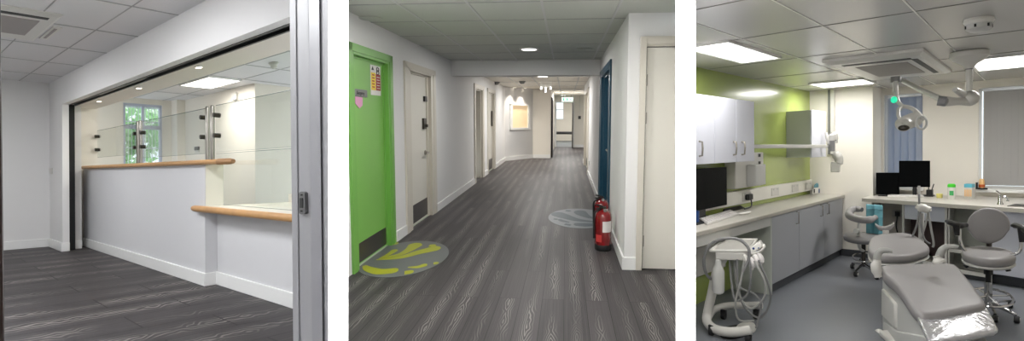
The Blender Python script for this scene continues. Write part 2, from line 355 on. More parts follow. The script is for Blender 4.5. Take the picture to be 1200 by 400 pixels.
# office behind the counter
mb = MB().prism([(-11.1, 1.69, CZ), (-2.6, 1.69, CZ), (-5.6, 6.2, CZ), (-11.1, 6.2, CZ)], (0, 0, .1))
struct(1, 'ceiling', mb, 'ceil')
g = MB()
for y in (2.87, 3.3): g.box(-10.9, -4, y - .006, y + .006, CZ - .004, CZ + .01)
for i in range(5): x = -9.8 + 1.05 * i; g.box(x - .016, x + .016, 2.09, 4.4, CZ - .004, CZ + .01)
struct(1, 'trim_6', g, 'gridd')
WX = -10.9; wy0, wy1, wz0, wz1 = 2.72, 3.29, .95, 2.2
w = MB().box(WX - .12, WX, 2.12, wy0, 0, CZ).box(WX - .12, WX, wy1, 3.6, 0, CZ).box(WX - .12, WX, wy0, wy1, 0, wz0).box(WX - .12, WX, wy0, wy1, wz1, CZ)
struct(1, 'wall_window', w, 'cream')
struct(1, 'wall_column', B(-10.9, -10.62, 3.43, 3.56, 0, CZ), 'cream')
struct(1, 'wall_back', MB().box(-10.9, -7.93, 3.56, 3.7, 0, CZ), 'cream')
struct(1, 'wall_return', MB().box(-8.07, -7.93, 3.7, 6.0, 0, CZ).box(-8.0, -5.5, 6.0, 6.1, 0, CZ), 'cream')
struct(1, 'floor', B(-11, -3.6, 2.12, 6, -.1, 0), 'floor3')
struct(1, 'wall_far_office', MB().box(-10.9, -8.07, 3.7, 3.8, 0, CZ), 'cream')
wf = MB()
fx0, fx1 = WX - .06, WX - .02
wf.box(fx0, fx1, wy0, wy0 + .035, wz0, wz1).box(fx0, fx1, wy1 - .035, wy1, wz0, wz1).box(fx0, fx1, wy0, wy1, wz1 - .05, wz1).box(fx0, fx1, wy0, wy1, wz0, wz0 + .05)
wf.box(fx0, fx1, wy0, wy1, 1.77, 1.84).box(fx0, fx1, 2.99, 3.03, wz0, wz1)
win = struct(1, 'window_1', wf, 'wframe', bevel=.004)
bars = MB()
for i in range(11): y = wy0 + .04 + i * .05; bars.cyl((WX - .09, y, wz0), (WX - .09, y, wz1), .005, seg=6)
for z in (1.0, 1.45, 1.9, 2.14): bars.box(WX - .097, WX - .083, wy0, wy1, z - .008, z + .008)
part('security_bars', bars, 'bar', win)
part('window_pane', B(WX - .045, WX - .04, wy0 + .03, wy1 - .03, wz0 + .04, wz1 - .04), 'wglass', win)
# greenery outside the office window
def bush(r, cx, cy, cz, sx, sy, sz, n, m, name, label, trunk=True):
    t = thing(r, name, label, 'tree', (cx, cy, 0))
    mb = MB()
    for i in range(n):
        u = [random.gauss(0, .45) for _ in range(3)]
        c = Vector((cx + u[0] * sx, cy + u[1] * sy, cz + u[2] * sz)); d = Vector([random.uniform(-1, 1) for _ in range(3)]).normalized(); e = d.orthogonal().normalized(); s = random.uniform(.05, .13)
        mb.add([c - d * s, c + e * s * .5, c + d * s, c - e * s * .5], [(0, 1, 2, 3)])
    part('foliage', mb, m, t, smooth=0)
    part('trunk', MB().tube([(cx, cy, 0), (cx + .1, cy + .05, cz * .5), (cx, cy, cz)], [.09, .06, .03], 8, 3), 'bark', t)
bush(1, -12.6, 3.1, 1.7, 1.0, .8, .9, 800, 'leaf', 'garden_tree', 'bright green leafy tree outside the barred office window, nearest the glass')
bush(1, -16.0, 5.0, 2.5, 1.2, 1.1, 1.2, 900, 'leaf2', 'garden_tree', 'paler green tree behind the nearer tree outside the barred office window')
# baseboards
bz = .115
struct(1, 'baseboard_left', B(-10.0, -9.982, -.6, 1.6, 0, bz), 'white', bevel=.004)
struct(1, 'baseboard_front', MB().box(-10.0, -9.18, 1.60, 1.62, 0, bz).box(-9.2, -9.18, 1.62, 1.69, 0, bz), 'white', bevel=.004)
struct(1, 'baseboard_jamb', MB().box(-9.4, -9.38, 1.77, 1.86, 0, bz), 'white', bevel=.004)
struct(1, 'baseboard_side', MB().box(-9.72, -9.7, 1.86, 1.93, 0, bz), 'white', bevel=.004)
# reception counter
t = thing(1, 'reception_counter', 'long two-level white reception counter with pale oak edged tops and white skirting', 'counter', (-6.5, 2.05, 0))
part('front_panel', MB().box(-9.72, -5.334, 1.945, 2.09, 0, 1.085), 'panel', t, smooth=0)
part('end_return', MB().box(-5.333, -5.325, 1.95, 2.10, .715, 1.085), 'cream', t, smooth=0)  # cream colour carries the warm office light on this end face
part('lower_panel', MB().box(-5.33, -2.6, 2.045, 2.12, 0, .67), 'panel', t, smooth=0)
part('skirting', MB().box(-9.7, -5.31, 1.925, 1.945, 0, bz).box(-5.33, -5.31, 1.945, 2.045, 0, bz).box(-5.33, -2.6, 2.025, 2.045, 0, bz), 'white', t, bevel=.004)
part('upper_worktop', MB().box(-9.62, -5.28, 1.93, 2.06, 1.088, 1.122), 'oak', t, bevel=.005)
part('upper_nosing', MB().cyl((-9.62, 1.915, 1.105), (-4.95, 1.915, 1.105), .022, seg=12), 'oak', t)
part('nosing_end', MB().tube([(-4.95, 1.915, 1.104), (-4.72, 1.915, 1.104), (-4.66, 1.915, 1.104)], [.026, .026, .018], 14), 'oakd', t, label='darker rounded oak end of the upper edging')
part('lower_worktop', MB().box(-5.33, -2.6, 1.93, 2.72, .672, .715), 'lam', t)
part('lower_nosing', MB().tube([(-5.5, 1.905, .69), (-5.45, 1.905, .69), (-2.6, 1.905, .69)], [.022, .029, .029], 14), 'oak', t)
part('upstand', MB().box(-5.33, -2.6, 2.72, 2.75, .70, .80), 'lam', t)
# glass screen
t = thing(1, 'glass_screen', 'clear glass security screen on steel posts along the reception counter', 'screen', (-6.8, 2.1, 1.12))
yG = 2.1
for x0, x1, z0, z1 in ((-9.66, -7.86, 1.25, 1.63), (-7.68, -5.74, 1.2, 1.632), (-5.48, -3.2, 1.205, 1.64), (-5.48, -3.2, .72, 1.19)):
    gp = part('glass_pane', B(x0, x1, yG - .005, yG + .005, z0, z1), 'glass', t, smooth=0)
    part('polished_edge', MB().box(x0, x1, yG - .005, yG + .005, z1, z1 + .003).box(x0, x1, yG - .005, yG + .005, z0 - .002, z0), 'gedge', gp, smooth=0)
for x in (-7.82, -7.72, -5.69, -5.57):
    part('post', MB().lathe((x, yG, 1.1), [(.03, 0), (.03, .54), (.02, .55)], (1.0, 0, 0), (0, .6, 0), seg=14), 'steel', t)
for x, zs in ((-9.68, (1.36, 1.55)), (-7.9, (1.33, 1.5)), (-7.64, (1.33, 1.5)), (-5.79, (1.36, 1.55)), (-5.47, (1.36, 1.55)), (-5.44, (1.05, .91))):
    for z in zs: part('clamp', MB().cyl((x, yG - .03, z), (x, yG + .03, z), .022, seg=14).box(x - .03, x + .015, yG - .02, yG + .02, z - .016, z + .016), 'dsteel', t)
# lamps and fittings
def ceiling_panel(r, x0, x1, y0, y1, z, label, group, fr=.02):
    t = thing(r, 'ceiling_light', label, 'ceiling light', ((x0 + x1) / 2, (y0 + y1) / 2, z - .02), group)
    part('diffuser', B(x0 + fr, x1 - fr, y0 + fr, y1 - fr, z - .012, z - .004), 'lamp', t, smooth=0)
    f = MB().box(x0, x1, y0, y0 + fr, z - .018, z).box(x0, x1, y1 - fr, y1, z - .018, z).box(x0, x0 + fr, y0, y1, z - .018, z).box(x1 - fr, x1, y0, y1, z - .018, z)
    part('frame', f, 'white', t); return t
ceiling_panel(1, -8.82, -7.77, 2.88, 3.31, CZ, 'square lit ceiling panel in the office beyond the reception counter', None, .012)
def spot(r, c, rad, z, label, group, m='lampw', ey=1.0):
    t = thing(r, 'downlight', label, 'ceiling light', (c[0], c[1], z - .01), group)
    part('trim_ring', MB().lathe((c[0], c[1], z), [(rad * 1.25, 0), (rad * 1.25, -.008), (rad, -.012), (rad, 0)], (1, 0, 0), (0, ey, 0)), 'white', t)
    part('lens', MB().lathe((c[0], c[1], z - .006), [(.001, 0), (rad * .95, 0), (rad * .95, -.005), (.001, -.006)], (1, 0, 0), (0, ey, 0)), m, t)
    return t
for (x, y), lb in (((-8.6, 1.885), 'small recessed spotlight above the glass screen, farthest from the door frame'), ((-6.98, 1.885), 'small recessed spotlight above the counter between the other two spotlights'), ((-5.25, 1.87), 'small recessed spotlight above the counter, nearest the door frame')):
    spot(1, (x, y), .05, 1.945, lb, 'spotlights over the reception counter', ey=.45)
    area('spot_lamp', 1, (x, y, 1.92), .06, .04, 1.6, (1, .88, .72), spread=110)
# cassette air conditioner
def cassette(r, x0, x1, y0, y1, z, label, slots, down=.03):
    t = thing(r, 'air_conditioner', label, 'air conditioner', ((x0 + x1) / 2, (y0 + y1) / 2, z - down))
    W, H = x1 - x0, y1 - y0
    c = MB(); o = [(x0, y0), (x1, y0), (x1, y1), (x0, y1)]; i_ = [(x0 + W * .05, y0 + H * .05), (x1 - W * .05, y0 + H * .05), (x1 - W * .05, y1 - H * .05), (x0 + W * .05, y1 - H * .05)]
    c.loft([[Vector((a, b, z)) for a, b in o], [Vector((a, b, z - down * .5)) for a, b in o], [Vector((a, b, z - down)) for a, b in i_]])
    part('fascia', c, 'plas', t, smooth=0)
    part('grille', B(x0 + W * .23, x1 - W * .23, y0 + H * .23, y1 - H * .23, z - down - .004, z - down + .002), 'filt', t)
    for a in slots:
        q = {'f': (x0 + W * .15, x1 - W * .15, y1 - H * .15, y1 - H * .1), 'n': (x0 + W * .15, x1 - W * .15, y0 + H * .1, y0 + H * .15), 'l': (x0 + W * .1, x0 + W * .15, y0 + H * .15, y1 - H * .15), 'r': (x1 - W * .16, x1 - W * .1, y0 + H * .15, y1 - H * .15)}[a]
        part('air_slot', B(*q, z - down - .003, z - down + .004), 'black', t)
    return t
cassette(1, -6.9, -5.62, .56, 1.0, CZ, 'square white ceiling air conditioning cassette in the waiting room', 'r', .02)
t = thing(1, 'ceiling_vent', 'slim white slotted diffuser set in the ceiling beside the air conditioner', 'vent', (-6.45, 1.04, CZ))
part('frame', MB().box(-6.75, -6.12, 1.02, 1.08, CZ - .008, CZ), 'plas', t)
part('slot', MB().box(-6.68, -6.19, 1.04, 1.06, CZ - .011, CZ - .006), 'filt', t)
solo(1, 'motion_sensor', MB().lathe((-6.3, 3.05, CZ), [(.09, 0), (.09, -.02), (.06, -.035), (.06, -.06), (.02, -.075)], (1, 0, 0), (0, .45, 0)), 'plasg', 'round white motion sensor on the office ceiling near the door frame', 'sensor')
t = thing(1, 'wall_thermostat', 'small dark thermostat on a white plate on the office wall beside the post', 'thermostat', (-10.1, 3.54, 1.36))
part('plate', B(-10.16, -9.98, 3.548, 3.56, 1.36, 1.42), 'plas', t); part('dial', B(-10.16, -9.98, 3.54, 3.56, 1.40, 1.46), 'dsteel', t)
solo(1, 'wall_sensor', MB().box(-8.62, -8.47, 3.52, 3.56, 2.1, 2.21), 'plas', 'small white box high on the office wall under the ceiling', 'sensor', bevel=.005)
solo(1, 'light_switch', MB().box(-9.97, -9.8, 1.608, 1.62, 1.02, 1.1), 'plas', 'small white switch plate on the wall left of the reception opening', 'switch', bevel=.003)
# doorway the viewer looks through: lining on the right, dark door edge on the left
def wd_(px, py, d): return Vector(((px - 600) / FOC * d, d, 1.6 + (200 - py) / FOC * d))
def vstrip(pxs, ds, lean=0.0):     # vertical moulding: outline of (px, depth) pairs extruded up
    lo = [wd_(p + lean, 480, d) for p, d in zip(pxs, ds)]; hi = [wd_(p - lean, -80, d) for p, d in zip(pxs, ds)]
    for a, b in zip(lo, hi): b.y = a.y
    return MB().loft([lo, hi])
lw = struct(0, 'door_1', vstrip([341.5, 346, 363, 367, 377, 379, 396, 396, 341.5], [1.32, 1.29, 1.215, 1.205, 1.16, 1.15, 1.04, 1.36, 1.38], 3), 'lining', smooth=0)
part('door_stop', vstrip([363.5, 364, 376, 375.5], [1.22, 1.20, 1.15, 1.17], 3), 'lining2', lw, smooth=0)
part('bead', vstrip([346, 346.5, 348.5, 348], [1.295, 1.28, 1.272, 1.29], 3), 'lining', lw, smooth=0)
sp = MB()
c0, c1 = wd_(352.3, 238, 1.255), wd_(360, 238, 1.221)
ex = (c1 - c0) / 2; ez = Vector((0, 0, .025)); cc = (c0 + c1) / 2; nn = Vector((-ex.y, ex.x, 0)).normalized() * -.002 if False else Vector((ex.y, -ex.x, 0)).normalized() * .0025
ol = []
for k in range(16):
    a = 2 * math.pi * k / 16; ol.append(cc + ex * math.cos(a) + Vector((0, 0, .019 * (1 if math.sin(a) > 0 else -1) + .0065 * math.sin(a))))
part('strike_plate', MB().prism([p + nn * 2 for p in ol], -nn * 3), 'plate', lw, smooth=0)
part('latch_hole', MB().obox(cc + nn * 2.2, ex * .45, nn * .3, (0, 0, .011)), 'black', lw)
for s_ in (1, -1): part('screw', MB().obox(cc + nn * 2.2 + Vector((0, 0, .018 * s_)), ex * .25, nn * .3, (0, 0, .002)), 'black', lw)
struct(0, 'door_2', vstrip([-30, 1.5, 3, -30], [1.2, 1.2, 1.26, 1.26], 3.2), 'brown', smooth=0)

# ================================================================== ROOM 2 : corridor
r = 2
XL, XR, C2 = -1.9, .55, 2.33
struct(2, 'floor', MB().prism([(-2.1, .2, -.1), (.9, .2, -.1), (1.35, 5.2, -.1), (1.35, 30, -.1), (-2.1, 30, -.1)], (0, 0, .1)), 'floor2')
struct(2, 'ceiling', MB().prism([(-2.1, .2, C2), (1.2, .2, C2), (1.35, 5.2, C2), (1.35, 9.3, C2), (-2.1, 9.3, C2)], (0, 0, .1)), 'ceil2')
struct(2, 'ceiling', MB().box(-2.3, 1.4, 9.3, 25.6, C2, C2 + .1), 'cream')
g = MB(); g2 = MB()
for x in (-1.37, -.8, -.2, .43): g.box(x - .011, x + .011, 3.4, 9.2, C2 - .004, C2 + .01)
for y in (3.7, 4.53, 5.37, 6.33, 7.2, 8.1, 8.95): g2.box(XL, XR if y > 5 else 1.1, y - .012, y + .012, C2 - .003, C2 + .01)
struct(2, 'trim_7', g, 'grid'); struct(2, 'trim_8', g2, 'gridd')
g = MB()
for x in (-1.37, -.8, -.2, .3): g.box(x - .012, x + .012, 9.5, 19.3 if x < -.5 else 25.4, C2 - .006, C2)
for y in (11, 13, 15, 17, 19): g.box(XL, XR, y - .015, y + .015, C2 - .006, C2)
struct(2, 'trim_9', g, 'grid')
struct(2, 'wall_beam', B(-1.9, .55, 9.2, 9.5, 2.085, C2), 'wall')
def hwall(x0, x1, ys, z1):       # wall along Y with door openings ys = [(a,b,top)]
    mb = MB(); y = hwall.y0
    for a, b, t in ys: mb.box(x0, x1, y, a, 0, z1); mb.box(x0, x1, a, b, t, z1); y = b
    mb.box(x0, x1, y, hwall.y1, 0, z1); return mb
hwall.y0, hwall.y1 = 4.2, 17.4
DL = [(4.80, 5.88, 2.0), (6.5, 7.88, 2.0), (11.55, 12.72, 2.03), (13.5, 14.8, 2.03)]
struct(2, 'wall_left', hwall(XL - .16, XL, DL, C2), 'wall')
hwall.y0, hwall.y1 = 5.14, 17
DR = [(7.0, 8.85, 2.04), (13.6, 16.2, 2.04)]
struct(2, 'wall_right', hwall(XR, XR + .16, DR, C2), 'wall')
struct(2, 'wall_door', MB().box(XR, .69, 5.12, 5.2, 0, C2).box(.69, 1.4, 5.12, 5.2, 2.05, C2), 'wall')
# far end
struct(2, 'wall_angled', MB().prism([(-1.9, 17.4, 0), (-1.1, 18.7, 0), (-1.1, 18.9, 0), (-2.1, 17.5, 0)], (0, 0, C2)), 'wall')
struct(2, 'wall_end', MB().box(-1.1, -.5, 18.7, 19.0, 0, C2).box(-.62, -.5, 19.0, 25.4, 0, C2), 'cream')
struct(2, 'wall_far', MB().box(-.62, -.42, 25.4, 25.6, 0, C2).box(.30, 1.2, 25.4, 25.6, 0, C2).box(-.42, .30, 25.4, 25.6, 2.02, C2), 'cream')
struct(2, 'wall_far_right', MB().box(.86, 1.0, 17, 25.5, 0, C2).box(XR, .86, 16.9, 17, 0, C2), 'wall')
struct(2, 'wall_far_room', MB().box(-1.5, 2, 32, 32.1, 0, 1.25).box(-1.5, -.7, 32, 32.1, 1.25, 2.5).box(-.13, 2, 32, 32.1, 1.25, 2.5).box(-1.5, 2, 25.6, 32, 2.5, 2.6).box(1.6, 1.7, 25.6, 32, 0, 2.5).box(-1.5, -1.4, 25.6, 32, 0, 2.5), 'cream')
struct(2, 'floor', B(-1.5, 1.7, 25.6, 32, -.1, 0.005), 'grey2')
wn = struct(2, 'window_2', MB().box(-.72, -.67, 31.95, 32, 1.2, 2.5).box(-.16, -.11, 31.95, 32, 1.2, 2.5).box(-.72, -.11, 31.95, 32, 1.2, 1.26).box(-.72, -.11, 31.95, 32, 1.75, 1.8), 'white')
part('window_pane', B(-.67, -.16, 32.0, 32.01, 1.26, 2.5), 'wglass', wn)
t = thing(2, 'bench', 'low dark bench seen through the far open doorway under the window', 'bench', (0, 30.6, 0))
part('seat', B(-.75, .6, 30.4, 30.9, .42, .56), 'bplas', t, bevel=.03)
for x in (-.7, .5):
    part('leg', MB().box(x, x + .06, 30.45, 30.85, 0, .42), 'dsteel', t)
dt = struct(2, 'door_8', MB().box(-.5, -.42, 25.36, 25.4, 0, 2.1).box(.30, .38, 25.36, 25.4, 0, 2.1).box(-.5, .38, 25.36, 25.4, 2.02, 2.1), 'white')
part('door_leaf', MB().box(.28, .32, 24.7, 25.36, 0, 2.0), 'kick', dt)
struct(2, 'door_11', MB().box(-.5, -.45, 19.1, 20.6, 0, 1.98).box(-.5, -.44, 19.1, 19.25, 0, 2.05), 'kick')
# angled wall window
A0, A1 = Vector((-1.9, 17.4, 0)), Vector((-1.1, 18.7, 0)); dA = (A1 - A0); nA = Vector((dA.y, -dA.x, 0)).normalized()
def onA(px, py):
    v = ray(2, px, py); c = Vector((0, 0, EYE[2])); tt = (A0 - c).dot(nA) / v.dot(nA); return c + v * tt
w0, w1 = onA(597, 152.5), onA(620, 122)
dn = dA.normalized(); L0 = (w0 - A0).dot(dn); L1 = (w1 - A0).dot(dn); z0, z1 = w0.z, w1.z
def wbox(mb, l0, l1, za, zb, o0, o1):
    p = lambda l, o: A0 + dn * l + nA * o
    return mb.loft([[p(l0, o0) + Vector((0, 0, z)), p(l1, o0) + Vector((0, 0, z)), p(l1, o1) + Vector((0, 0, z)), p(l0, o1) + Vector((0, 0, z))] for z in (za, zb)])
wfm = MB(); fw = .11
wbox(wfm, L0, L0 + fw, z0, z1, 0, .05); wbox(wfm, L1 - fw, L1, z0, z1, 0, .05); wbox(wfm, L0, L1, z0, z0 + .07, 0, .07); wbox(wfm, L0, L1, z1 - .06, z1, 0, .05)
wn = struct(2, 'window_3', wfm, 'white')
part('window_pane', wbox(MB(), L0 + fw, L1 - fw, z0 + .07, z1 - .06, .0, .015), 'farw', wn, label='softly glowing amber glazing')  # glow of the bright interior put into the pane as emission
# baseboards
bb = MB(); y = 4.2
for a, b in ((6.02, 6.42), (8.0, 11.5), (12.8, 13.45), (14.85, 17.4)): bb.box(XL, XL + .018, a, b, 0, .115)
struct(2, 'baseboard_left', bb, 'white')
bb = MB()
for a, b in ((5.12, 6.88), (9.07, 13.5), (16.25, 17)): bb.box(XR - .018, XR, a, b, 0, .115)
bb.box(XR - .018, .655, 5.10, 5.12, 0, .115)
struct(2, 'baseboard_right', bb, 'white')
bb = MB(); wbox(bb, 0, dA.length, 0, .12, 0, .02); bb.box(-1.1, -.5, 18.68, 18.7, 0, .12); bb.box(.38, .86, 25.37, 25.4, 0, .12)
struct(2, 'baseboard_end', bb, 'white')
# doors in the left wall; leaf set back in the wall
def side_door(name, x, sgn, y0, y1, top, leafm, framem, fw, arch, rec=.07, kickz=.24, leaf=True, yfr=None):
    # sgn = +1 : wall on the left, corridor at +X ; -1 the other way
    f = MB()
    X = lambda a, b: (min(x + sgn * a, x + sgn * b), max(x + sgn * a, x + sgn * b))
    for a, b in ((y0 - arch, y0 + .01), (y1 - .01, y1 + arch)): f.box(*X(0, .022), a, b, 0, top + .065)
    f.box(*X(0, .022), y0 - arch, y1 + arch, top - .005, top + .065)
    for a, b in ((y0, y0 + fw), (y1 - fw, y1)): f.box(*X(-.15, .014), a, b, 0, top)
    f.box(*X(-.15, .014), y0, y1, top - .03, top)
    for a, b in ((y0 + fw, y0 + fw * 1.5), (y1 - fw * 1.5, y1 - fw)): f.box(*X(-.15, -.03), a, b, 0, top - .03)
    f.box(*X(-.15, -.03), y0 + fw, y1 - fw, top - .05, top - .03)
    d = struct(2, name, f, framem, smooth=0)
    if leaf:
        part('door_leaf', MB().box(*X(-.13, -rec), y0 + fw * 1.2, y1 - fw * 1.2, .012, top - .04), leafm, d)
        part('kick_plate', MB().box(*X(-rec, -rec + .004), y0 + fw * 1.4, y1 - fw * 1.4, .03, kickz), 'kick', d)
        part('threshold_strip', MB().box(*X(-rec - .02, -rec + .012), y0 + fw, y1 - fw, 0, .014), 'strip', d)
    return d
d3 = side_door('door_3', XL, 1, 4.80, 5.88, 2.0, 'green', 'greend', .06, .085, rec=.04, kickz=.215)
d4 = side_door('door_4', XL, 1, 6.55, 7.86, 2.0, 'doorw', 'framew', .14, .12, rec=.05, kickz=.27)
for (px, py, nm, m_) in ((497, 116, 'lock', 'bplas'), (496.5, 145, 'keypad_lock', 'dsteel'), (498, 179, 'door_handle', 'steel')):
    p = at(2, px, py, x=XL - .05)
    if nm == 'keypad_lock': mb = MB().box(p.x, p.x + .03, p.y - .09, p.y + .05, p.z - .075, p.z + .075).cyl((p.x, p.y, p.z - .03), (p.x + .06, p.y, p.z - .03), .022, seg=10)
    elif nm == 'lock': mb = MB().box(p.x, p.x + .03, p.y - .06, p.y + .06, p.z - .035, p.z + .035)
    else: mb = MB().cyl((p.x, p.y, p.z), (p.x + .06, p.y, p.z), .014).tube([(p.x + .05, p.y, p.z), (p.x + .06, p.y - .08, p.z), (p.x + .06, p.y - .18, p.z)], .012).cyl((p.x, p.y, p.z), (p.x + .01, p.y, p.z), .035)
    part(nm, mb, m_, d4, bevel=.003 if nm != 'door_handle' else 0)
d5 = side_door('door_5', XL, 1, 11.55, 12.72, 2.03, 'doorw', 'framew', .1, .1, leaf=False)
part('door_leaf', MB().box(XL - .85, XL - .8, 11.5, 13.4, 0, 2.0), 'doorw', d5)
part('door_handle', MB().cyl((XL - .8, 12.35, 1.0), (XL - .72, 12.35, 1.0), .05), 'bplas', d5)
d6 = side_door('door_6', XL, 1, 13.5, 14.8, 2.03, 'doorw', 'framew', .1, .1, rec=.05, kickz=.3)
p = at(2, 576, 139, x=XL - .04); part('door_handle', MB().box(p.x, p.x + .03, p.y - .05, p.y + .05, p.z - .2, p.z + .2), 'dsteel', d6)
struct(2, 'wall_recess', MB().box(XL - 1.2, XL - .95, 11.2, 13.6, 0, C2).box(XL - 1.2, XL - .1, 11.1, 13.7, C2, C2 + .1).box(XL - 1.2, XL - .16, 11.1, 11.2, 0, C2).box(XL - 1.2, XL - .16, 13.5, 13.6, 0, C2), 'cream')
struct(2, 'wall_outer', MB().box(XL - 1.3, XL - .16, 14.9, 15.0, 0, C2).box(1.3, 1.4, 5.2, 9.6, 0, C2).box(1.3, 1.4, 9.6, 25, 0, C2), 'cream')
d7 = side_door('door_7', XR, -1, 7.0, 8.85, 2.04, 'teal', 'teald', .13, .12, rec=.09, kickz=.22)
p = at(2, 702, 144, x=XR + .05); part('door_handle', MB().cyl((XR + .09, 7.5, .95), (XR + .03, 7.5, .95), .03).tube([(XR + .03, 7.5, .95), (XR + .02, 7.6, .95), (XR + .02, 7.8, .95)], .016), 'steel', d7)
d9 = side_door('door_9', XR, -1, 13.6, 16.2, 2.04, 'doorw', 'framew', .12, .14, rec=.05)
# white door facing the viewer on the right
f = MB().box(.655, .71, 5.09, 5.13, 0, 2.12).box(.71, 1.4, 5.09, 5.13, 2.055, 2.12).box(.69, .712, 5.11, 5.2, 0, 2.06).box(.69, 1.4, 5.11, 5.2, 2.035, 2.06)
d10 = struct(2, 'door_10', f, 'framew', smooth=0, bevel=.003)
part('door_leaf', B(.718, 1.4, 5.13, 5.17, .01, 2.028), 'doorw', d10)
part('gap_shade_strip', MB().box(.708, .718, 5.125, 5.14, 0, 2.04).box(.708, 1.4, 5.125, 5.14, 2.03, 2.036), 'black', d10)  # solid black strip standing for the shade in the hinge gap
for z in (1.74, 1.40, .27): part('hinge', MB().cyl((.714, 5.12, z - .055), (.714, 5.12, z + .055), .008).box(.70, .728, 5.122, 5.132, z - .05, z + .05), 'steel', d10)
# notices on the green door
XG = XL - .04 + .001
def dq(px0, py0, px1, py1, m_, name, parent, th=.003, o=0.0):
    a = at(2, px0, py0, x=XG + o); b = at(2, px1, py1, x=XG + o)
    return part(name, MB().box(XG + o, XG + o + th, min(a.y, b.y), max(a.y, b.y), min(a.z, b.z), max(a.z, b.z)), m_, parent, smooth=0)
def zy(y, zc): return zc
sg = thing(2, 'fire_door_notice', 'white, yellow and red safety notice stuck high on the green door', 'sign', (XG, 5.47, 1.6))
ya, yb = 5.42, 5.72
zt, zb = 1.93, 1.63
part('sheet', B(XG, XG + .003, ya, yb, zb, zt), 'paper', sg, smooth=0)
part('yellow_panel', B(XG + .003, XG + .0045, ya + .015, (ya + yb) / 2 - .005, zb + .05, zt - .075), 'yellow', sg, smooth=0)
part('red_panel', B(XG + .003, XG + .0045, (ya + yb) / 2 + .005, yb - .012, zb + .05, zt - .085), 'signred', sg, smooth=0)
def ring(cy, cz, rr, rad):
    return MB().tube([(XG + .005, cy + rr * math.cos(a * .5236), cz + rr * .62 * math.sin(a * .5236)) for a in range(12)], rad, 6, closed=True)
for cz in (zt - .035, zt - .065): part('prohibition_mark', ring((ya * .3 + yb * .7), cz, .035, .004), 'black', sg)
part('warning_mark', MB().prism([(XG + .003, ya + .03, zt - .05), (XG + .003, ya + .1, zt - .05), (XG + .003, ya + .065, zt - .012)], (.002, 0, 0)), 'black', sg, smooth=0)
tx = MB()
for i in range(5):
    z = zb + .075 + i * .03; tx.box(XG + .0045, XG + .0055, ya + .04, (ya + yb) / 2 - .04, z, z + .012)
part('text_lines', tx, 'signred', sg, smooth=0)
tx = MB()
for i in range(5):
    z = zb + .07 + i * .028; tx.box(XG + .0045, XG + .0055, (ya + yb) / 2 + .03, yb - .03, z, z + .007)
part('text_lines', tx, 'paper', sg, smooth=0)
pl = thing(2, 'name_plate', 'grey metal name plate on the green door above a pink note', 'sign', (XG, 5.05, 1.6))
part('plate', B(XG, XG + .01, 4.92, 5.30, 1.60, 1.67), 'plate', pl, bevel=.002)
def text(r, s, size, p, xdir, up, m_, parent, ext=.0008, sx=1.0):
    cu = bpy.data.curves.new('lettering', 'FONT'); cu.body = s; cu.size = size; cu.extrude = ext; cu.align_x = 'CENTER'; cu.align_y = 'CENTER'
    o = bpy.data.objects.new('lettering', cu); me = bpy.data.meshes.new_from_object(o); bpy.data.objects.remove(o)
    X = Vector(xdir).normalized(); U = Vector(up).normalized(); Nn = X.cross(U)
    mtx = Matrix(((X.x * sx, U.x, Nn.x, p[0]), (X.y * sx, U.y, Nn.y, p[1]), (X.z * sx, U.z, Nn.z, p[2]), (0, 0, 0, 1)))
    me.transform(LOCAL[parent.name] @ mtx); me.materials.append(M[m_]); q = bpy.data.objects.new('lettering', me); scn.collection.objects.link(q); q.parent = parent; return q
text(2, 'Surgery', .045, (XG + .011, 5.12, 1.635), (0, 1, 0), (0, 0, 1), 'black', pl, sx=1.4)
pk = MB().prism([(XG, 5.0, 1.6), (XG, 5.19, 1.595), (XG, 5.18, 1.52), (XG, 5.1, 1.49), (XG, 5.0, 1.535)], (.003, 0, 0))
solo(2, 'sticky_note', pk, 'pink', 'small pink paper note stuck under the name plate on the green door', 'note', smooth=0)
# floor graphics
def teardrop(cx, cy, pts, w, ex, ey, z0=.003, z1=.0045):
    # pts: spine in unit disc coordinates, w widths
    L = []; Rr = []
    n = len(pts)
    sp = []
    P = [Vector((a, b, 0)) for a, b in pts]
    for i in range(n - 1):
        for q in range(6):
            t = q / 6; p0 = P[max(0, i - 1)]; p1 = P[i]; p2 = P[i + 1]; p3 = P[min(n - 1, i + 2)]
            pp = .5 * ((2 * p1) + (p2 - p0) * t + (2 * p0 - 5 * p1 + 4 * p2 - p3) * t * t + (3 * p1 - p0 - 3 * p2 + p3) * t ** 3)
            sp.append((pp, w[i] * (1 - t) + w[i + 1] * t))
    sp.append((P[-1], w[-1]))
    for i, (p, ww) in enumerate(sp):
        a = sp[max(0, i - 1)][0]; b = sp[min(len(sp) - 1, i + 1)][0]; t = (b - a).normalized(); nn = Vector((-t.y, t.x, 0))
        L.append(p + nn * ww); Rr.append(p - nn * ww)
    # rounded head at the end
    e, we = sp[-1]; t = (sp[-1][0] - sp[-2][0]).normalized(); nn = Vector((-t.y, t.x, 0))
    head = [e + nn * we * math.cos(a) + t * we * math.sin(a) for a in [math.pi * k / 8 for k in range(1, 8)]]
    ol = L + head + Rr[::-1]
    top = [Vector((cx + p.x * ex, cy + p.y * ey, z1)) for p in ol]; bot = [Vector((p.x, p.y, z0)) for p in top]
    return MB().loft([bot, top])
def disc(cx, cy, rx, ry, xmin, xmax):
    pts = []
    for k in range(96):
        a = 2 * math.pi * k / 96; x = cx + rx * math.cos(a); y = cy + ry * math.sin(a); pts.append((min(max(x, xmin), xmax), y))
    return MB().loft([[Vector((x, y, .0004)) for x, y in pts], [Vector((x, y, .003)) for x, y in pts]])
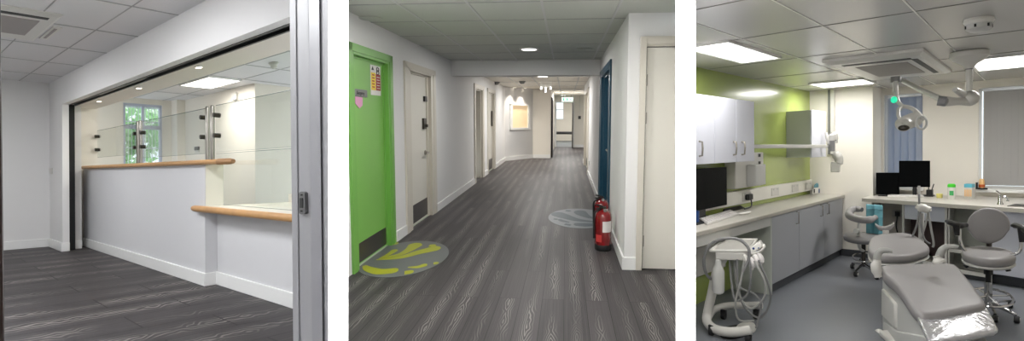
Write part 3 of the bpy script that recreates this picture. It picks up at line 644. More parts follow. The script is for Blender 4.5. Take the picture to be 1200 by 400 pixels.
def graphic(cx, cy, rx, ry, xmin, xmax, m1, m2, drops, label):
    t = thing(2, 'floor_graphic', label, 'floor sticker', (cx, cy, 0))
    drops = [(p_, [v * 1.22 for v in w_]) for p_, w_ in drops]
    part('disc', disc(cx, cy, rx, ry, xmin, xmax), m1, t, smooth=0)
    for pts, w in drops: part('teardrop', teardrop(cx, cy, pts, w, rx, ry), m2, t, smooth=0)
def unpx(cx, cy, rx, ry, pl): 
    o = []
    for px, py in pl: p = at(2, px, py, z=0); o.append(((p.x - cx) / rx, (p.y - cy) / ry))
    return o
G1 = (-1.6, 5.36, .42, .72)
dr1 = [([(441, 305), (470, 302), (490, 296.5), (509, 292)], [.015, .07, .1, .13]),           # large sweep
       ([(447, 303), (468, 299), (480, 293), (486, 288.5)], [.015, .06, .1, .15]),
       ([(444, 304), (455, 299), (462, 294.5)], [.01, .05, .07]),
       ([(427, 312), (432, 316), (445, 319), (460, 318)], [.03, .08, .1, .1]),
       ([(478, 314), (490, 313.5), (497, 311.5)], [.015, .05, .06]),
       ([(458, 286.5), (463, 286)], [.09, .07]), ([(503, 288.5), (507, 288.5)], [.05, .07]),
       ([(474, 320.5), (480, 319.5)], [.07, .07]), ([(508, 309.5), (511, 309)], [.045, .05])]
graphic(*G1, XL - .03, 9, 'grey', 'lime', [(unpx(*G1, p), w) for p, w in dr1], 'round grey floor sticker with yellow-green teardrops in front of the green door')
G2 = (.2, 7.72, .43, .75)
dr2 = [([(697, 260.5), (676, 258), (662, 254), (654, 251.5)], [.02, .1, .17, .19]),
       ([(697, 257), (688, 254), (682, 251), (680, 249.3)], [.02, .1, .17, .18]),
       ([(697, 264), (686, 264), (677, 263.5)], [.08, .12, .1]),
       ([(667, 261), (660, 259.5), (656, 258)], [.02, .06, .05]), ([(662, 263), (667, 264)], [.05, .05]),
       ([(663, 247.3), (667, 247.6)], [.05, .05]), ([(649, 257), (652, 257.3)], [.04, .04])]
graphic(*G2, -9, XR + .03, 'grey2', 'blue', [(unpx(*G2, p), w) for p, w in dr2], 'round pale grey floor sticker with dark blue teardrops in front of the teal door')
# fire extinguishers
def extinguisher(px, pyb, hpx, wpx, label, lab=True):
    p = at(2, px, pyb, z=0); u = ROOM[2]; Yc = (ROOM[2].to_3x3() @ p).y
    s = hpx / FOC * Yc; rr = wpx / 2 / FOC * Yc
    t = thing(2, 'fire_extinguisher', label, 'fire extinguisher', (p.x, p.y, 0), 'fire extinguishers by the teal door')
    C = (p.x, p.y, 0); k = 1.35
    part('base', MB().lathe(C, [(rr * .96, 0), (rr, .012), (rr, s * .13), (rr * .98, s * .14)], ey=(0, k, 0)), 'rubber', t)
    part('cylinder', MB().lathe(C, [(rr * .9, s * .1), (rr, s * .13), (rr, s * .72), (rr * .93, s * .79), (rr * .7, s * .85), (rr * .3, s * .88), (rr * .3, s * .9)], ey=(0, k, 0)), 'red', t)
    part('valve', MB().lathe(C, [(rr * .26, s * .88), (rr * .3, s * .93), (rr * .2, s * .95)]).box(p.x - rr * .5, p.x + rr * .25, p.y - .03, p.y + .03, s * .92, s * .95), 'dsteel', t)
    part('handle', MB().tube([(p.x + rr * .2, p.y, s * .93), (p.x - rr * .3, p.y, s * .97), (p.x - rr * .9, p.y, s * .99)], .009, 8).tube([(p.x + rr * .2, p.y, s * .9), (p.x - rr * .9, p.y, s * .91)], .009, 8), 'black', t)
    part('gauge', MB().cyl((p.x + .01, p.y - .05, s * .89), (p.x + .01, p.y - .075, s * .89), .018), 'chrome', t)
    part('hose', MB().tube([(p.x - rr * .3, p.y, s * .9), (p.x - rr * 1.05, p.y - .02, s * .82), (p.x - rr * 1.12, p.y - .02, s * .6), (p.x - rr * 1.08, p.y - .02, s * .25)], .012, 8, 4), 'rubber', t)
    # curved labels on the front
    def lab_(a0, a1, h0, h1, m_):
        q = []
        for z in (s * h0, s * h1):
            q.append([Vector((p.x + rr * 1.012 * math.cos(a0 + (a1 - a0) * i / 8), p.y + k * rr * 1.012 * math.sin(a0 + (a1 - a0) * i / 8), z)) for i in range(9)])
        fs = [(i, i + 1, 10 + i, 9 + i) for i in range(8)]
        part('label_sheet', MB().add(q[0] + q[1], fs), m_, t)
    lab_(R_(-100), R_(-30), .42, .66, 'paper')
    lab_(R_(-150), R_(-105), .2, .36, 'redl')
extinguisher(704.5, 273, 46, 17, 'red fire extinguisher with dark hose, the farther one partly hidden against the wall')
extinguisher(706.5, 292, 54, 20, 'red fire extinguisher with a white label, the nearer one standing on its black base')
for (px, py), rr, lb in (((576, -9), .15, 'round lit ceiling light cut off by the top of the picture in the corridor'), ((620, 57), .13, 'round lit ceiling light in front of the corridor beam')):
    p = at(2, px, py, z=C2); spot(2, (p.x, p.y), rr * .8, C2 - .004, lb, 'round corridor ceiling lights', 'lamp', 1.3)
for (px, py), rr, lb in (((636, 89), .12, 'round lit ceiling light just beyond the corridor beam'), ((660, 111.5), .12, 'round lit ceiling light far away before the exit sign')):
    p = at(2, px, py, z=C2); spot(2, (p.x, p.y), rr, C2 - .008, lb, 'round corridor ceiling lights', 'lamp', 1.3)
t = thing(2, 'twin_spotlight', 'small white twin emergency spotlight hanging from the ceiling beyond the beam', 'ceiling light', (-.56, 15.6, 2.0))
part('body', MB().box(-.72, -.4, 15.5, 15.7, C2 - .12, C2 - .006), 'plas', t); 
for x in (-.68, -.42): part('lamp_head', MB().cyl((x, 15.5, C2 - .13), (x, 15.40, C2 - .16), .025, .03), 'lamp', t)
part('indicator', MB().cyl((-.56, 15.5, C2 - .12), (-.56, 15.5, C2 - .26), .025), 'lamp', t)
for (px, py, z), lb in (((434, 20.5, C2), 'round white smoke detector on the ceiling above the green door'), ((685, 57, C2), 'round grey smoke detector on the ceiling before the beam near the teal door'), ((612, 95, C2), 'small dark detector on the far ceiling above the amber window'), ((582, 96, C2), 'small dark detector on the far ceiling near the left wall')):
    p = at(2, px, py, z=z); q = .11 if py < 60 else .085
    solo(2, 'smoke_detector', MB().lathe((p.x, p.y, C2 - .006), [(q, 0), (q, -.006), (q * .8, -.012), (.02, -.016)] if py < 60 else [(q, 0), (q, -.02), (q * .7, -.05), (q * .6, -.07), (.02, -.075)]), 'ceil2' if py < 60 else 'gplas', lb, 'smoke detector', 'ceiling detectors in the corridor')
for x, lb in ((-1.63, 'left recessed wall washing spotlight over the amber window'), (-1.32, 'right recessed wall washing spotlight over the amber window')):
    spot(2, (x, 17.25 + (x + 1.9) * 1.6), .05, C2 - .006, lb, 'spotlights over the amber window', 'lampw')
    area('spot_lamp', 2, (x + .03, 17.12 + (x + 1.9) * 1.6, C2 - .05), .08, .08, 9, (1, .9, .76), (R_(-10), R_(-6), 0), spread=95)
t = thing(2, 'exit_sign', 'green and white lit exit sign hanging from the corridor ceiling far away', 'sign', (0, 24.3, 2.05))
part('panel', B(-.18, .30, 24.3, 24.33, 2.04, 2.22), 'exitw', t)
part('hanger', MB().cyl((-.1, 24.315, 2.22), (-.1, 24.315, C2), .01).cyl((.22, 24.315, 2.22), (.22, 24.315, C2), .01), 'steel', t)
part('running_figure', MB().obox((-.10, 24.297, 2.13), (.03, 0, 0), (0, .003, 0), (0, 0, .05)).obox((-.06, 24.297, 2.10), (.035, 0, .015), (0, .003, 0), (-.005, 0, .012)).ell((-.09, 24.297, 2.195), (.02, 0, 0), (0, .003, 0), (0, 0, .016)), 'exitg', t)
part('doorway_symbol', MB().box(.03, .09, 24.294, 24.3, 2.07, 2.19), 'exitg', t)
part('arrow', MB().prism([(.14, 24.297, 2.13), (.19, 24.297, 2.17), (.19, 24.297, 2.145), (.25, 24.297, 2.145), (.25, 24.297, 2.115), (.19, 24.297, 2.115), (.19, 24.297, 2.09)], (0, .003, 0)), 'exitg', t)
t = thing(2, 'fire_alarm', 'small dark fire alarm point with a white conduit on the far wall', 'alarm', (.62, 25.36, 1.25))
part('box', MB().box(.56, .68, 25.33, 25.4, 1.28, 1.42), 'bplas', t); part('conduit', MB().cyl((.62, 25.39, 1.42), (.62, 25.39, 2.3), .012), 'plas', t)
p = at(2, 690.5, 191, x=XR); solo(2, 'wall_socket', MB().box(XR - .012, XR, p.y - .09, p.y + .09, p.z - .05, p.z + .05), 'plasg', 'small grey wall socket low on the right corridor wall beyond the teal door', 'socket')

# ================================================================== ROOM 3 : dental surgery
r = 3
GX, WAY, WWY, C3 = -2.62, 9.25, 9.8, 2.46
struct(3, 'floor', MB().prism([(-2.7, 5.2, -.1), (-.1, .1, -.1), (1.4, -1.1, -.1), (1.4, 11, -.1), (-2.7, 11, -.1)], (0, 0, .1)), 'floor3')
struct(3, 'ceiling', MB().prism([(-2.7, 5.2, C3), (-.1, .1, C3), (1.4, -1.1, C3), (1.6, 11, C3), (-2.7, 11, C3)], (0, 0, .1)), 'ceil3')
g = MB(); g2 = MB()
for x in (-1.72, -1.15, -.62, -.1): g.box(x - .005, x + .005, 2.6, 9.8, C3 - .003, C3 + .01)
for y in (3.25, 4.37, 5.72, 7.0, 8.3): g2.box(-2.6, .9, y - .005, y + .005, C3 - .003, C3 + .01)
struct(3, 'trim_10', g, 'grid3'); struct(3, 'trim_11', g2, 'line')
struct(3, 'wall_green', B(GX - .15, GX, 4.6, WAY, 0, C3), 'gwall')
struct(3, 'wall_right', B(1.4, 1.5, -1.2, 10, 0, C3), 'cream')
struct(3, 'wall_back', B(GX - .15, -1.8, WAY, WAY + .7, 0, C3), 'cream')
Wn = [(at(3, 1036, 111, y=WWY), at(3, 1081, 226, y=WWY)), (at(3, 1147, 104, y=WWY), at(3, 1262, 228, y=WWY))]
x0a, x1a, x0b, x1b = Wn[0][0].x, Wn[0][1].x, Wn[1][0].x, Wn[1][1].x
zt_ = 2.36; zb_ = 1.0
w = MB().box(-1.8, x0a, WWY, WWY + .2, 0, C3).box(x1a, x0b, WWY, WWY + .2, 0, C3).box(x1b, 1.4, WWY, WWY + .2, 0, C3)
for a, b in ((x0a, x1a), (x0b, x1b)): w.box(a, b, WWY, WWY + .2, 0, zb_).box(a, b, WWY, WWY + .2, zt_, C3)
struct(3, 'wall_window', w, 'cream')
struct(3, 'trim_12', B(GX, -1.8, WAY - .015, WAY, 0, .1), 'skirt')
for (a, b), nm in (((x0a, x1a), 'window_4'), ((x0b, x1b), 'window_5')):
    f = MB().box(a, a + .03, WWY + .06, WWY + .1, zb_, zt_).box(b - .03, b, WWY + .06, WWY + .1, zb_, zt_).box(a, b, WWY + .06, WWY + .1, zt_ - .04, zt_).box(a, b, WWY + .06, WWY + .1, zb_, zb_ + .04)
    wn = struct(3, nm, f, 'white')
    part('window_pane', B(a + .03, b - .03, WWY + .075, WWY + .08, zb_ + .04, zt_ - .04), 'wglass', wn)
    part('window_sill', B(a - .02, b + .02, WWY - .1, WWY + .06, zb_ - .04, zb_), 'white', wn, bevel=.005)
def blind(a, b, z0, z1, y, ang, m_, label, step=.062, wd=.06):
    t = thing(3, 'vertical_blind', label, 'blind', ((a + b) / 2, y, z0), 'vertical blinds on the surgery windows')
    part('head_rail', B(a, b, y - .025, y + .025, z1, z1 + .035), 'aluminium', t)
    s = MB(); x = a + step / 2
    while x < b:
        aa = R_(ang + random.uniform(-3, 3)); s.obox((x, y, (z0 + z1) / 2), (math.cos(aa) * wd / 2, math.sin(aa) * wd / 2, 0), (-.001 * math.sin(aa), .001 * math.cos(aa), 0), (0, 0, (z1 - z0) / 2)); x += step
    part('slats', s, m_, t, smooth=0)
    part('chain', MB().cyl((a + .01, y - .03, z0), (a + .01, y - .03, z1), .002, seg=5), 'plas', t)
blind(x0a + .045, x1a - .01, 1.02, zt_ - .05, WWY + .0, 40, 'blindt', 'bluish vertical blind with half open slats on the narrow window behind the monitors', .085, .1)
blind(x0b + .05, x1b, 1.05, zt_ - .05, WWY + .0, 14, 'blind', 'closed grey vertical blind on the wide window behind the sink', .07, .074)
# left run of base cabinets
BF = -2.17
t = thing(3, 'base_cabinet', 'long grey base cabinet with flat doors and steel handles under the left worktop', 'cabinet', (-2.4, 7.7, 0))
part('carcass', MB().box(GX, BF - .02, 6.31, 9.22, .1, .86), 'cabd', t, smooth=0)
part('side_panel', B(GX, BF, 6.28, 6.31, 0, .86), 'cabside', t, smooth=0)
part('plinth', B(GX, BF - .04, 6.31, 9.22, 0, .1), 'skirt', t)
for a, b, hy in ((6.32, 7.23, 7.12), (7.24, 8.24, 8.1), (8.25, 9.2, 8.4)):
    d = part('door', B(BF - .02, BF, a, b, .11, .86), 'cabd', t, bevel=.003)
    part('handle', MB().tube([(BF, hy, .84), (BF + .03, hy, .835), (BF + .03, hy, .70), (BF, hy, .695)], .006, 8), 'steel', d)
wt = thing(3, 'worktop', 'long speckled beige worktop along the green wall with grey edge', 'worktop', (-2.4, 7, .86))
part('surface', MB().prism([(GX, 4.2, .865), (BF + .01, 4.2, .865), (BF + .01, 9.24, .865), (GX, 9.24, .865)], (0, 0, .035)), 'wtop', wt)
part('front_edge', MB().box(BF + .01, BF + .022, 4.2, 9.24, .862, .9), 'edge', wt, bevel=.004)
solo(3, 'support_rail', B(BF - .03, BF - .005, 4.25, 6.28, .76, .862), 'plasg', 'pale rail fixed under the worktop over the knee space left of the base cabinet', 'rail')
# white low box on the wall under the desk
solo(3, 'wall_heater', B(GX, GX + .09, 4.7, 5.95, .32, .62), 'plas', 'low white wall box on the green wall under the worktop behind the cart', 'heater', bevel=.01)
# trunking
t = thing(3, 'socket_trunking', 'white dado trunking with sockets on the green wall above the worktop', 'trunking', (GX, 7.5, .98))
part('channel', MB().box(GX, GX + .045, 5.2, 9.2, .96, 1.12), 'trunk', t, bevel=.004)
for y in (6.65, 7.6, 8.4, 9.0):
    s = part('socket', B(GX + .045, GX + .055, y - .13, y + .13, .985, 1.09), 'plas', t, bevel=.003)
    part('rocker', MB().box(GX + .055, GX + .06, y - .09, y - .05, 1.06, 1.08).box(GX + .055, GX + .06, y + .05, y + .09, 1.06, 1.08), 'plasg', s)
t = solo(3, 'plug', MB().box(GX + .055, GX + .10, 6.58, 6.72, 1.0, 1.07), 'bplas', 'black plug in the trunking socket beside the left monitor', 'plug', bevel=.01)
part('cable', MB().tube([(GX + .1, 6.65, 1.0), (GX + .12, 6.6, .93), (GX + .1, 6.45, .912)], .008, 6, 4), 'bplas', t)
# wall cabinets
UF = -2.3
def upper(y0, y1, doors, label, z0=1.475, z1=2.11):
    t = thing(3, 'wall_cabinet', label, 'cabinet', (-2.45, (y0 + y1) / 2, z0), 'grey wall cabinets on the green wall')
    part('carcass', B(GX, UF - .02, y0, y1, z0, z1), 'cabside', t, smooth=0)
    for a, b, h in doors:
        d = part('door', B(UF - .02, UF, a + .004, b - .004, z0 - .005, z1 + .004), 'cab', t, bevel=.003)
        if h: part('handle', MB().tube([(UF, h, z0 + .07), (UF + .03, h, z0 + .075), (UF + .035, h, z0 + .14), (UF + .03, h, z0 + .2), (UF, h, z0 + .205)], .009, 8), 'steel', d)
    return t
yy = lambda px: at(3, px, 150, x=UF).y
upper(yy(795), yy(884), [(yy(795), yy(815.5), None), (yy(815.5), yy(837.3), yy(819)), (yy(837.3), yy(862.8), yy(859)), (yy(862.8), yy(884), yy(869))], 'pale grey three door wall cabinet above the left monitor')
upper(yy(951), yy(968), [(yy(951), yy(962), None), (yy(962), yy(968), None)], 'pale grey wall cabinet with a tall side near the corner by the x-ray arm')
# x-ray unit
xb = thing(3, 'xray_unit', 'white wall mounted x-ray unit with a long horizontal arm and folded head', 'x-ray unit', (GX, 6.9, 1.1))
XB = GX + .13
b0, b1 = at(3, 862, 180, x=XB), at(3, 895, 212, x=XB)
part('wall_box', MB().box(GX, XB, b0.y, b1.y, 1.16, 1.56), 'plas', xb, bevel=.012)
part('control_cover', MB().prism([(XB, b0.y + (b1.y - b0.y) * .35, 1.18), (XB + .09, b0.y + (b1.y - b0.y) * .42, 1.18), (XB + .09, b0.y + (b1.y - b0.y) * .78, 1.18), (XB, b0.y + (b1.y - b0.y) * .86, 1.18)], (0, 0, .24)), 'plasg', xb, bevel=.01)
for z in (1.53, 1.44): part('switch', MB().box(XB, XB + .006, b0.y + (b1.y - b0.y) * .8, b0.y + (b1.y - b0.y) * .87, z - .025, z + .012), 'black', xb)
a0, a1 = at(3, 872, 172, x=-2.46), at(3, 969, 171.5, x=-2.22)
part('long_arm', MB().obox((a0 + a1) / 2, (a1 - a0) / 2, (.03, -.002, 0), (0, 0, .022)), 'plas', xb, bevel=.006)
XBASE = (a1.x, a1.y)
q = lambda px, py, off=0: bp(XBASE, px, py, off)
part('pivot', MB().cyl(q(975, 177.5, -.04), q(975, 165, -.04), .035), 'gplas', xb)
part('folding_arm', MB().tube([q(977, 168), q(977, 160), q(975, 155)], [.05, .055, .035], 12, 3).tube([q(968, 155.5), q(970, 163), q(974, 169)], [.02, .028, .03], 10, 3), 'plas', xb)
part('tube_head', MB().tube([q(977, 179), q(982, 184), q(983, 190), q(981, 194)], [.045, .06, .055, .035], 12, 4), 'plas', xb)
part('cone', MB().box(q(973, 0).x, q(984, 0).x, q(973, 190).y - .02, q(973, 190).y + .06, q(973, 202).z, q(973, 190).z), 'plas', xb, bevel=.012)
part('head_label', MB().cyl(q(979.5, 165, -.07), q(979.5, 164, -.07), .01), 'gplas', xb)
# vertical duct at the corner
dx0, dx1 = at(3, 969, 130, y=WAY).x, at(3, 974.5, 130, y=WAY).x
t = thing(3, 'wall_duct', 'vertical white duct with a dark strip for its shadow running up the back wall to the ceiling', 'duct', (dx1, WAY, 1.5))
part('casing', B(dx1, dx1 + .05, WAY - .07, WAY, 1.5, C3), 'plas', t, bevel=.005); part('rail', B(dx0 + .02, dx1, WAY - .03, WAY, 1.5, C3), 'gplas', t, bevel=.003)  # rail: solid grey strip in place of the duct's shadow on the wall
# ceiling fittings
ceiling_panel(3, -2.18, -1.8, 4.33, 5.52, C3, 'large bright square ceiling panel above the left wall cabinets', 'ceiling panels in the surgery')
ceiling_panel(3, -2.30, -1.66, 8.05, 8.75, C3, 'bright ceiling panel at the back corner above the x-ray arm', 'ceiling panels in the surgery')
ceiling_panel(3, -.6, .4, 7.2, 8.35, C3, 'bright ceiling panel at the right behind the round lamp mount', 'ceiling panels in the surgery')
cassette(3, -1.6, -.8, 6.05, 8.05, C3, 'large white square ceiling air conditioning cassette in the surgery', 'nr', .05)
p = at(3, 1147, 22, z=C3)
t = thing(3, 'smoke_detector', 'round white smoke detector on the surgery ceiling above the lamp mount', 'smoke detector', (p.x, p.y, C3 - .1))
part('base', MB().lathe((p.x, p.y, C3), [(.08, 0), (.085, -.02), (.075, -.035)], (1, 0, 0), (0, 1.2, 0)), 'plas', t)
part('chamber', MB().lathe((p.x, p.y, C3), [(.07, -.035), (.07, -.07), (.05, -.085), (.02, -.09)], (1, 0, 0), (0, 1.2, 0)), 'plasg', t)
for k in range(6):
    a = R_(k * 60 - 100); part('vent_slot', MB().box(p.x + .07 * math.cos(a) - .006, p.x + .07 * math.cos(a) + .006, p.y + .084 * math.sin(a) - .006, p.y + .084 * math.sin(a) + .006, C3 - .065, C3 - .045), 'black', t)
# operating lamp on ceiling mount
p = at(3, 1136, 60, z=C3); MBASE = (p.x, p.y); q = lambda px, py, off=0: bp(MBASE, px, py, off)
t = thing(3, 'dental_lamp', 'white dental operating lamp on a jointed arm hanging from the ceiling mount', 'lamp', (p.x, p.y, 1.9))
D = (p - Vector((0, 0, 1.6))).length
part('ceiling_mount', MB().lathe((p.x, p.y, 0), [(.13, C3), (.145, C3 - .01), (.145, C3 - .05), (.12, C3 - .08), (.055, C3 - .12), (.035, C3 - .15), (.035, C3 - .16)], (1, 0, 0), (0, 1, 0)), 'plas', t)
part('drop_pole', MB().cyl((p.x, p.y, C3 - .14), (p.x, p.y, 2.03), .026), 'plas', t)
part('collar', MB().cyl((p.x, p.y, C3 - .155), (p.x, p.y, C3 - .17), .032), 'gplas', t)
part('elbow', MB().ell(q(1137, 115), Vector((.07, 0, 0)), Vector((0, .09, 0)), Vector((0, 0, .07))), 'plas', t)
part('spring_arm', MB().tube([q(1134, 114), q(1126, 109, -.1), q(1119, 105, -.2)], [.035, .03, .022], 12).tube([q(1137, 118), q(1122, 119, -.1), q(1106, 119, -.2)], [.05, .035, .05], 12), 'plas', t)
part('joint', MB().cyl(q(1099, 118, -.2), q(1109, 119, -.2), .045), 'gplas', t)
part('long_arm', MB().tube([q(1104, 117, -.2), q(1080, 106, .2), q(1057, 94, .6)], [.028, .024, .026], 12), 'plas', t)
part('arm_cap', MB().cyl(q(1050, 90, .55), q(1050, 97, .55), .05), 'gplas', t)
part('drop_rod', MB().tube([q(1050, 95, .5), q(1050.5, 112, .5), q(1053, 120, .5), q(1058, 125, .5)], .02, 10, 4).tube([q(1047, 96, .5), q(1047, 110, .5)], .008, 8), 'plas', t)
part('indicator_light', MB().ell(q(1047.5, 117, .48), (.03, 0, 0), (0, .02, 0), (0, 0, .035)), 'tgreen', t)
part('yoke', MB().tube([q(1053, 129, .45), q(1058, 125, .5), q(1068, 127, .5), q(1076, 133, .5), q(1080, 140, .45)], .022, 10, 4).tube([q(1053, 128, .45), q(1053, 136, .4), q(1057, 143, .4)], .018, 10, 4), 'plas', t)
part('lamp_head', MB().tube([q(1055, 148, .35), q(1062, 144, .45), q(1072, 140, .5), q(1080, 138, .55)], [.035, .075, .075, .04], 16, 4), 'plas', t)
part('lens', MB().ell(q(1059, 150, .33), (.05, 0, 0), (0, .03, 0), (0, 0, .03)), 'dsteel', t)
hd = lambda cx, cy, a, b, off: MB().tube([q(cx + a * math.cos(k * math.pi / 8), cy + b * math.sin(k * math.pi / 8), off) for k in range(16)], .012, 8, closed=True)
part('handle', hd(1080, 144, 6, 7.5, .4), 'plasg', t)
# desk things left
t = thing(3, 'monitor', 'black monitor standing on the left worktop at the edge of the green room', 'monitor', (-2.4, 5.4, .9))
MY = lambda px, z: None
m0 = at(3, 800, 235, x=-2.48); m1 = at(3, 850, 235, x=-2.5)
part('screen', MB().obox(((m0.x + m1.x) / 2, (m0.y + m1.y) / 2, 1.21), ((m1.x - m0.x) / 2, (m1.y - m0.y) / 2, 0), (.02, 0, 0), (0, 0, .205)), 'screen', t, bevel=.006)
part('stand', MB().box(-2.56, -2.50, 5.1, 5.4, .9, 1.05).box(-2.6, -2.35, 4.9, 5.6, .9, .915), 'bplas', t, bevel=.004)
k0, k1, kc = at(3, 828.5, 264.5, z=.9), at(3, 866, 252.5, z=.9), at(3, 819.5, 258.5, z=.9)
kd = (k1 - k0); kn = kc - k0
t = thing(3, 'keyboard', 'white keyboard on the left worktop in front of the black monitor', 'keyboard', (k0.x, k0.y, .9))
part('body', MB().prism([k0, k1, k1 + kn, k0 + kn], (0, 0, .022)), 'plas', t, bevel=.004)
kk = MB()
for i in range(14):
    for j in range(4):
        c = k0 + kd * (.05 + i * .067) + kn * (.14 + j * .22) + Vector((0, 0, .024)); kk.obox(c, kd * .025, kn * .08, (0, 0, .003))
part('keys', kk, 'paper', t, smooth=0)
p = at(3, 872, 251, z=.9); solo(3, 'mouse', MB().ell((p.x, p.y, .912), (.045, .0, 0), (0, .16, 0), (0, 0, .018)), 'plas', 'white mouse beside the keyboard on the left worktop', 'mouse')
p = at(3, 853, 246.5, z=.9)
t = thing(3, 'telephone', 'black desk telephone with a white card on the left worktop beside the monitor', 'telephone', (p.x, p.y, .9))
part('body', MB().loft([[p + Vector(v) for v in ((-.07, -.25, 0), (.09, -.25, 0), (.09, .3, 0), (-.07, .3, 0))], [p + Vector(v) for v in ((-.09, -.2, .08), (.02, -.2, .05), (.02, .26, .05), (-.09, .26, .08))]]), 'bplas', t, bevel=.006)
part('card', MB().add([p + Vector(v) for v in ((-.08, -.12, .082), (.024, -.12, .053), (.024, .1, .053), (-.08, .1, .082))], [(0, 1, 2, 3)]), 'paper', t)
part('handset', MB().tube([p + Vector((.0, -.3, .05)), p + Vector((-.02, -.5, .06)), p + Vector((-.03, -.75, .045))], [.03, .022, .03], 10, 3), 'bplas', t)
t = thing(3, 'headset', 'black headset lying between the keyboard and the left monitor', 'headset', (p.x - .05, p.y - .4, .9))
for k in (0, 1):
    part('ear_pad', MB().lathe((p.x - .1 + .02 * k, p.y - 1.05 + .42 * k, .945), [(.001, -.02), (.04, -.02), (.045, 0), (.04, .02), (.001, .02)], (0, 1.6, 0), (0, 0, 1), (1, 0, 0)), 'bplas', t)
part('headband', MB().tube([(p.x - .1, p.y - 1.05, .985), (p.x - .11, p.y - .95, 1.01), (p.x - .1, p.y - .75, 1.01), (p.x - .08, p.y - .63, .985)], .01, 8, 4), 'bplas', t)
p = at(3, 814, 262, z=.9); solo(3, 'blue_tub', MB().lathe((p.x, p.y, .9), [(.04, 0), (.045, .1), (.045, .12), (.04, .12), (.036, .01), (.001, .01)]), 'bluel', 'dark blue tub at the very left end of the left worktop', 'tub')
# cotton stand and blue lidded machine
p = at(3, 948, 226, z=.9); SB = (p.x, p.y); q = lambda px, py, off=0: bp(SB, px, py, off)
t = thing(3, 'dispenser_stand', 'small white upright stand on the left worktop beside the blue lidded machine', 'stand', (p.x, p.y, .9))
part('upright', MB().prism([(p.x - .012, p.y, .9), (p.x + .012, p.y, .9), (p.x + .009, p.y, 1.2), (p.x - .009, p.y, 1.2)], (0, .05, 0)), 'plas', t, bevel=.004)
part('foot', MB().box(p.x - .05, p.x + .05, p.y - .12, p.y + .12, .9, .93), 'plas', t, bevel=.008)
p0, p1 = at(3, 952, 228.5, z=.9), at(3, 974.5, 226, z=.9); u_ = (p1 - p0); v_ = Vector((-.06, .4, 0))
t = thing(3, 'sterilizer', 'white machine with a teal lid on the far end of the left worktop', 'machine', (p0.x, p0.y, .9))
bs = lambda s, z: [p0 + u_ * a + v_ * b + Vector((0, 0, z)) for a, b in ((s, s), (1 - s, s), (1 - s, 1 - s), (s, 1 - s))]
part('body', MB().loft([bs(0, .0), bs(-.03, .02), bs(.0, .08), bs(.05, .1)]), 'plas', t, bevel=.01)
part('lid', MB().loft([bs(.06, .1), bs(.08, .15), bs(.2, .17)]), 'tealb', t, bevel=.01)
part('display', MB().obox(p0 + u_ * .68 + Vector((0, -.02, .065)), u_ * .12, (0, .01, 0), (0, 0, .014)), 'screen', t)
part('control_panel', MB().obox(p0 + u_ * .4 + Vector((0, -.02, .05)), u_ * .05, (0, .01, 0), (0, 0, .03)).obox(p0 + u_ * .72 + Vector((0, -.02, .03)), u_ * .12, (0, .01, 0), (0, 0, .008)), 'bluel', t)
part('slot', MB().obox(p0 + u_ * .12 + Vector((0, -.02, .055)), u_ * .02, (0, .01, 0), (0, 0, .03)), 'black', t)
solo(3, 'small_canister', MB().lathe((p0.x - .14, p0.y + .25, .9), [(.045, 0), (.05, .02), (.05, .13), (.03, .15)]), 'bplas', 'black canister behind the small white stand on the left worktop', 'canister')
# right worktop
wl = [at(3, 1010, 232.5, z=.9), at(3, 1100, 239.5, z=.9), at(3, 1200, 245, z=.9)]
wl[1] = (wl[0] + wl[2]) / 2 + Vector((0, -.1, 0)); e = wl[2] + (wl[2] - wl[0]) * .4
t = thing(3, 'worktop', 'pale worktop under the windows carrying the monitors and the sink tap', 'worktop', (-.8, 9, .86))
ol = [wl[0], wl[2], e, Vector((e.x, WWY, .9)), Vector((wl[0].x, WWY, .9))]
part('surface', MB().prism(ol, (0, 0, -.035)), 'wtop', t)
fe = [wl[0] + Vector((0, -.004, 0)), e + Vector((0, -.004, 0))]
part('front_edge', MB().prism([fe[0], fe[1], fe[1] + Vector((0, .02, 0)), fe[0] + Vector((0, .02, 0))], (0, 0, -.045)), 'edge', t)
def under(px, inset=.12): # point under the worktop front line at pixel column
    a, b = wl[0], wl[2]; lo, hi = -0.2, 1.6
    for _ in range(40):
        m_ = (lo + hi) / 2; p = a.lerp(b, m_) + Vector((0, inset, 0)); w_ = ROOM[3] @ p; pxx = 600 + FOC * w_.x / w_.y
        if pxx < px: lo = m_
        else: hi = m_
    return a.lerp(b, lo) + Vector((0, inset, 0))
def uslab(mb, px0, px1, z0, z1, inset=.12, depth=.02):
    a, b = under(px0, inset), under(px1, inset)
    return mb.prism([Vector((a.x, a.y, z0)), Vector((b.x, b.y, z0)), Vector((b.x, b.y + depth, z0)), Vector((a.x, a.y + depth, z0))], (0, 0, z1 - z0))
t = thing(3, 'drawer_cabinet', 'white cabinet with a wide drawer over open shelves below the right worktop', 'cabinet', (under(1083).x, 8.9, 0))
part('side_panel', uslab(MB(), 1057, 1059.5, .0, .86, .12, .6), 'plas', t); part('side_panel', uslab(MB(), 1107, 1110, .0, .86, .12, .6), 'plas', t)
part('drawer', uslab(MB(), 1060, 1107, .66, .85), 'cab', t)
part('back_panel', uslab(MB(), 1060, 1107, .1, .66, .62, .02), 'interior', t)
part('shelf', uslab(MB(), 1060, 1107, .10, .14, .14, .5), 'plas', t)
solo(3, 'storage_bag', MB().ell(under(1078, .4) + Vector((0, 0, .22 - .9)), (.1, -.03, 0), (0, .15, 0), (0, 0, .08)), mat('dark red cloth', (110, 30, 48), .7), 'dark red soft bag on the open shelf below the wide drawer', 'bag')
t = thing(3, 'shelf_unit', 'white open shelf unit below the right worktop behind the round stool', 'cabinet', (under(1130).x, 8.8, 0))
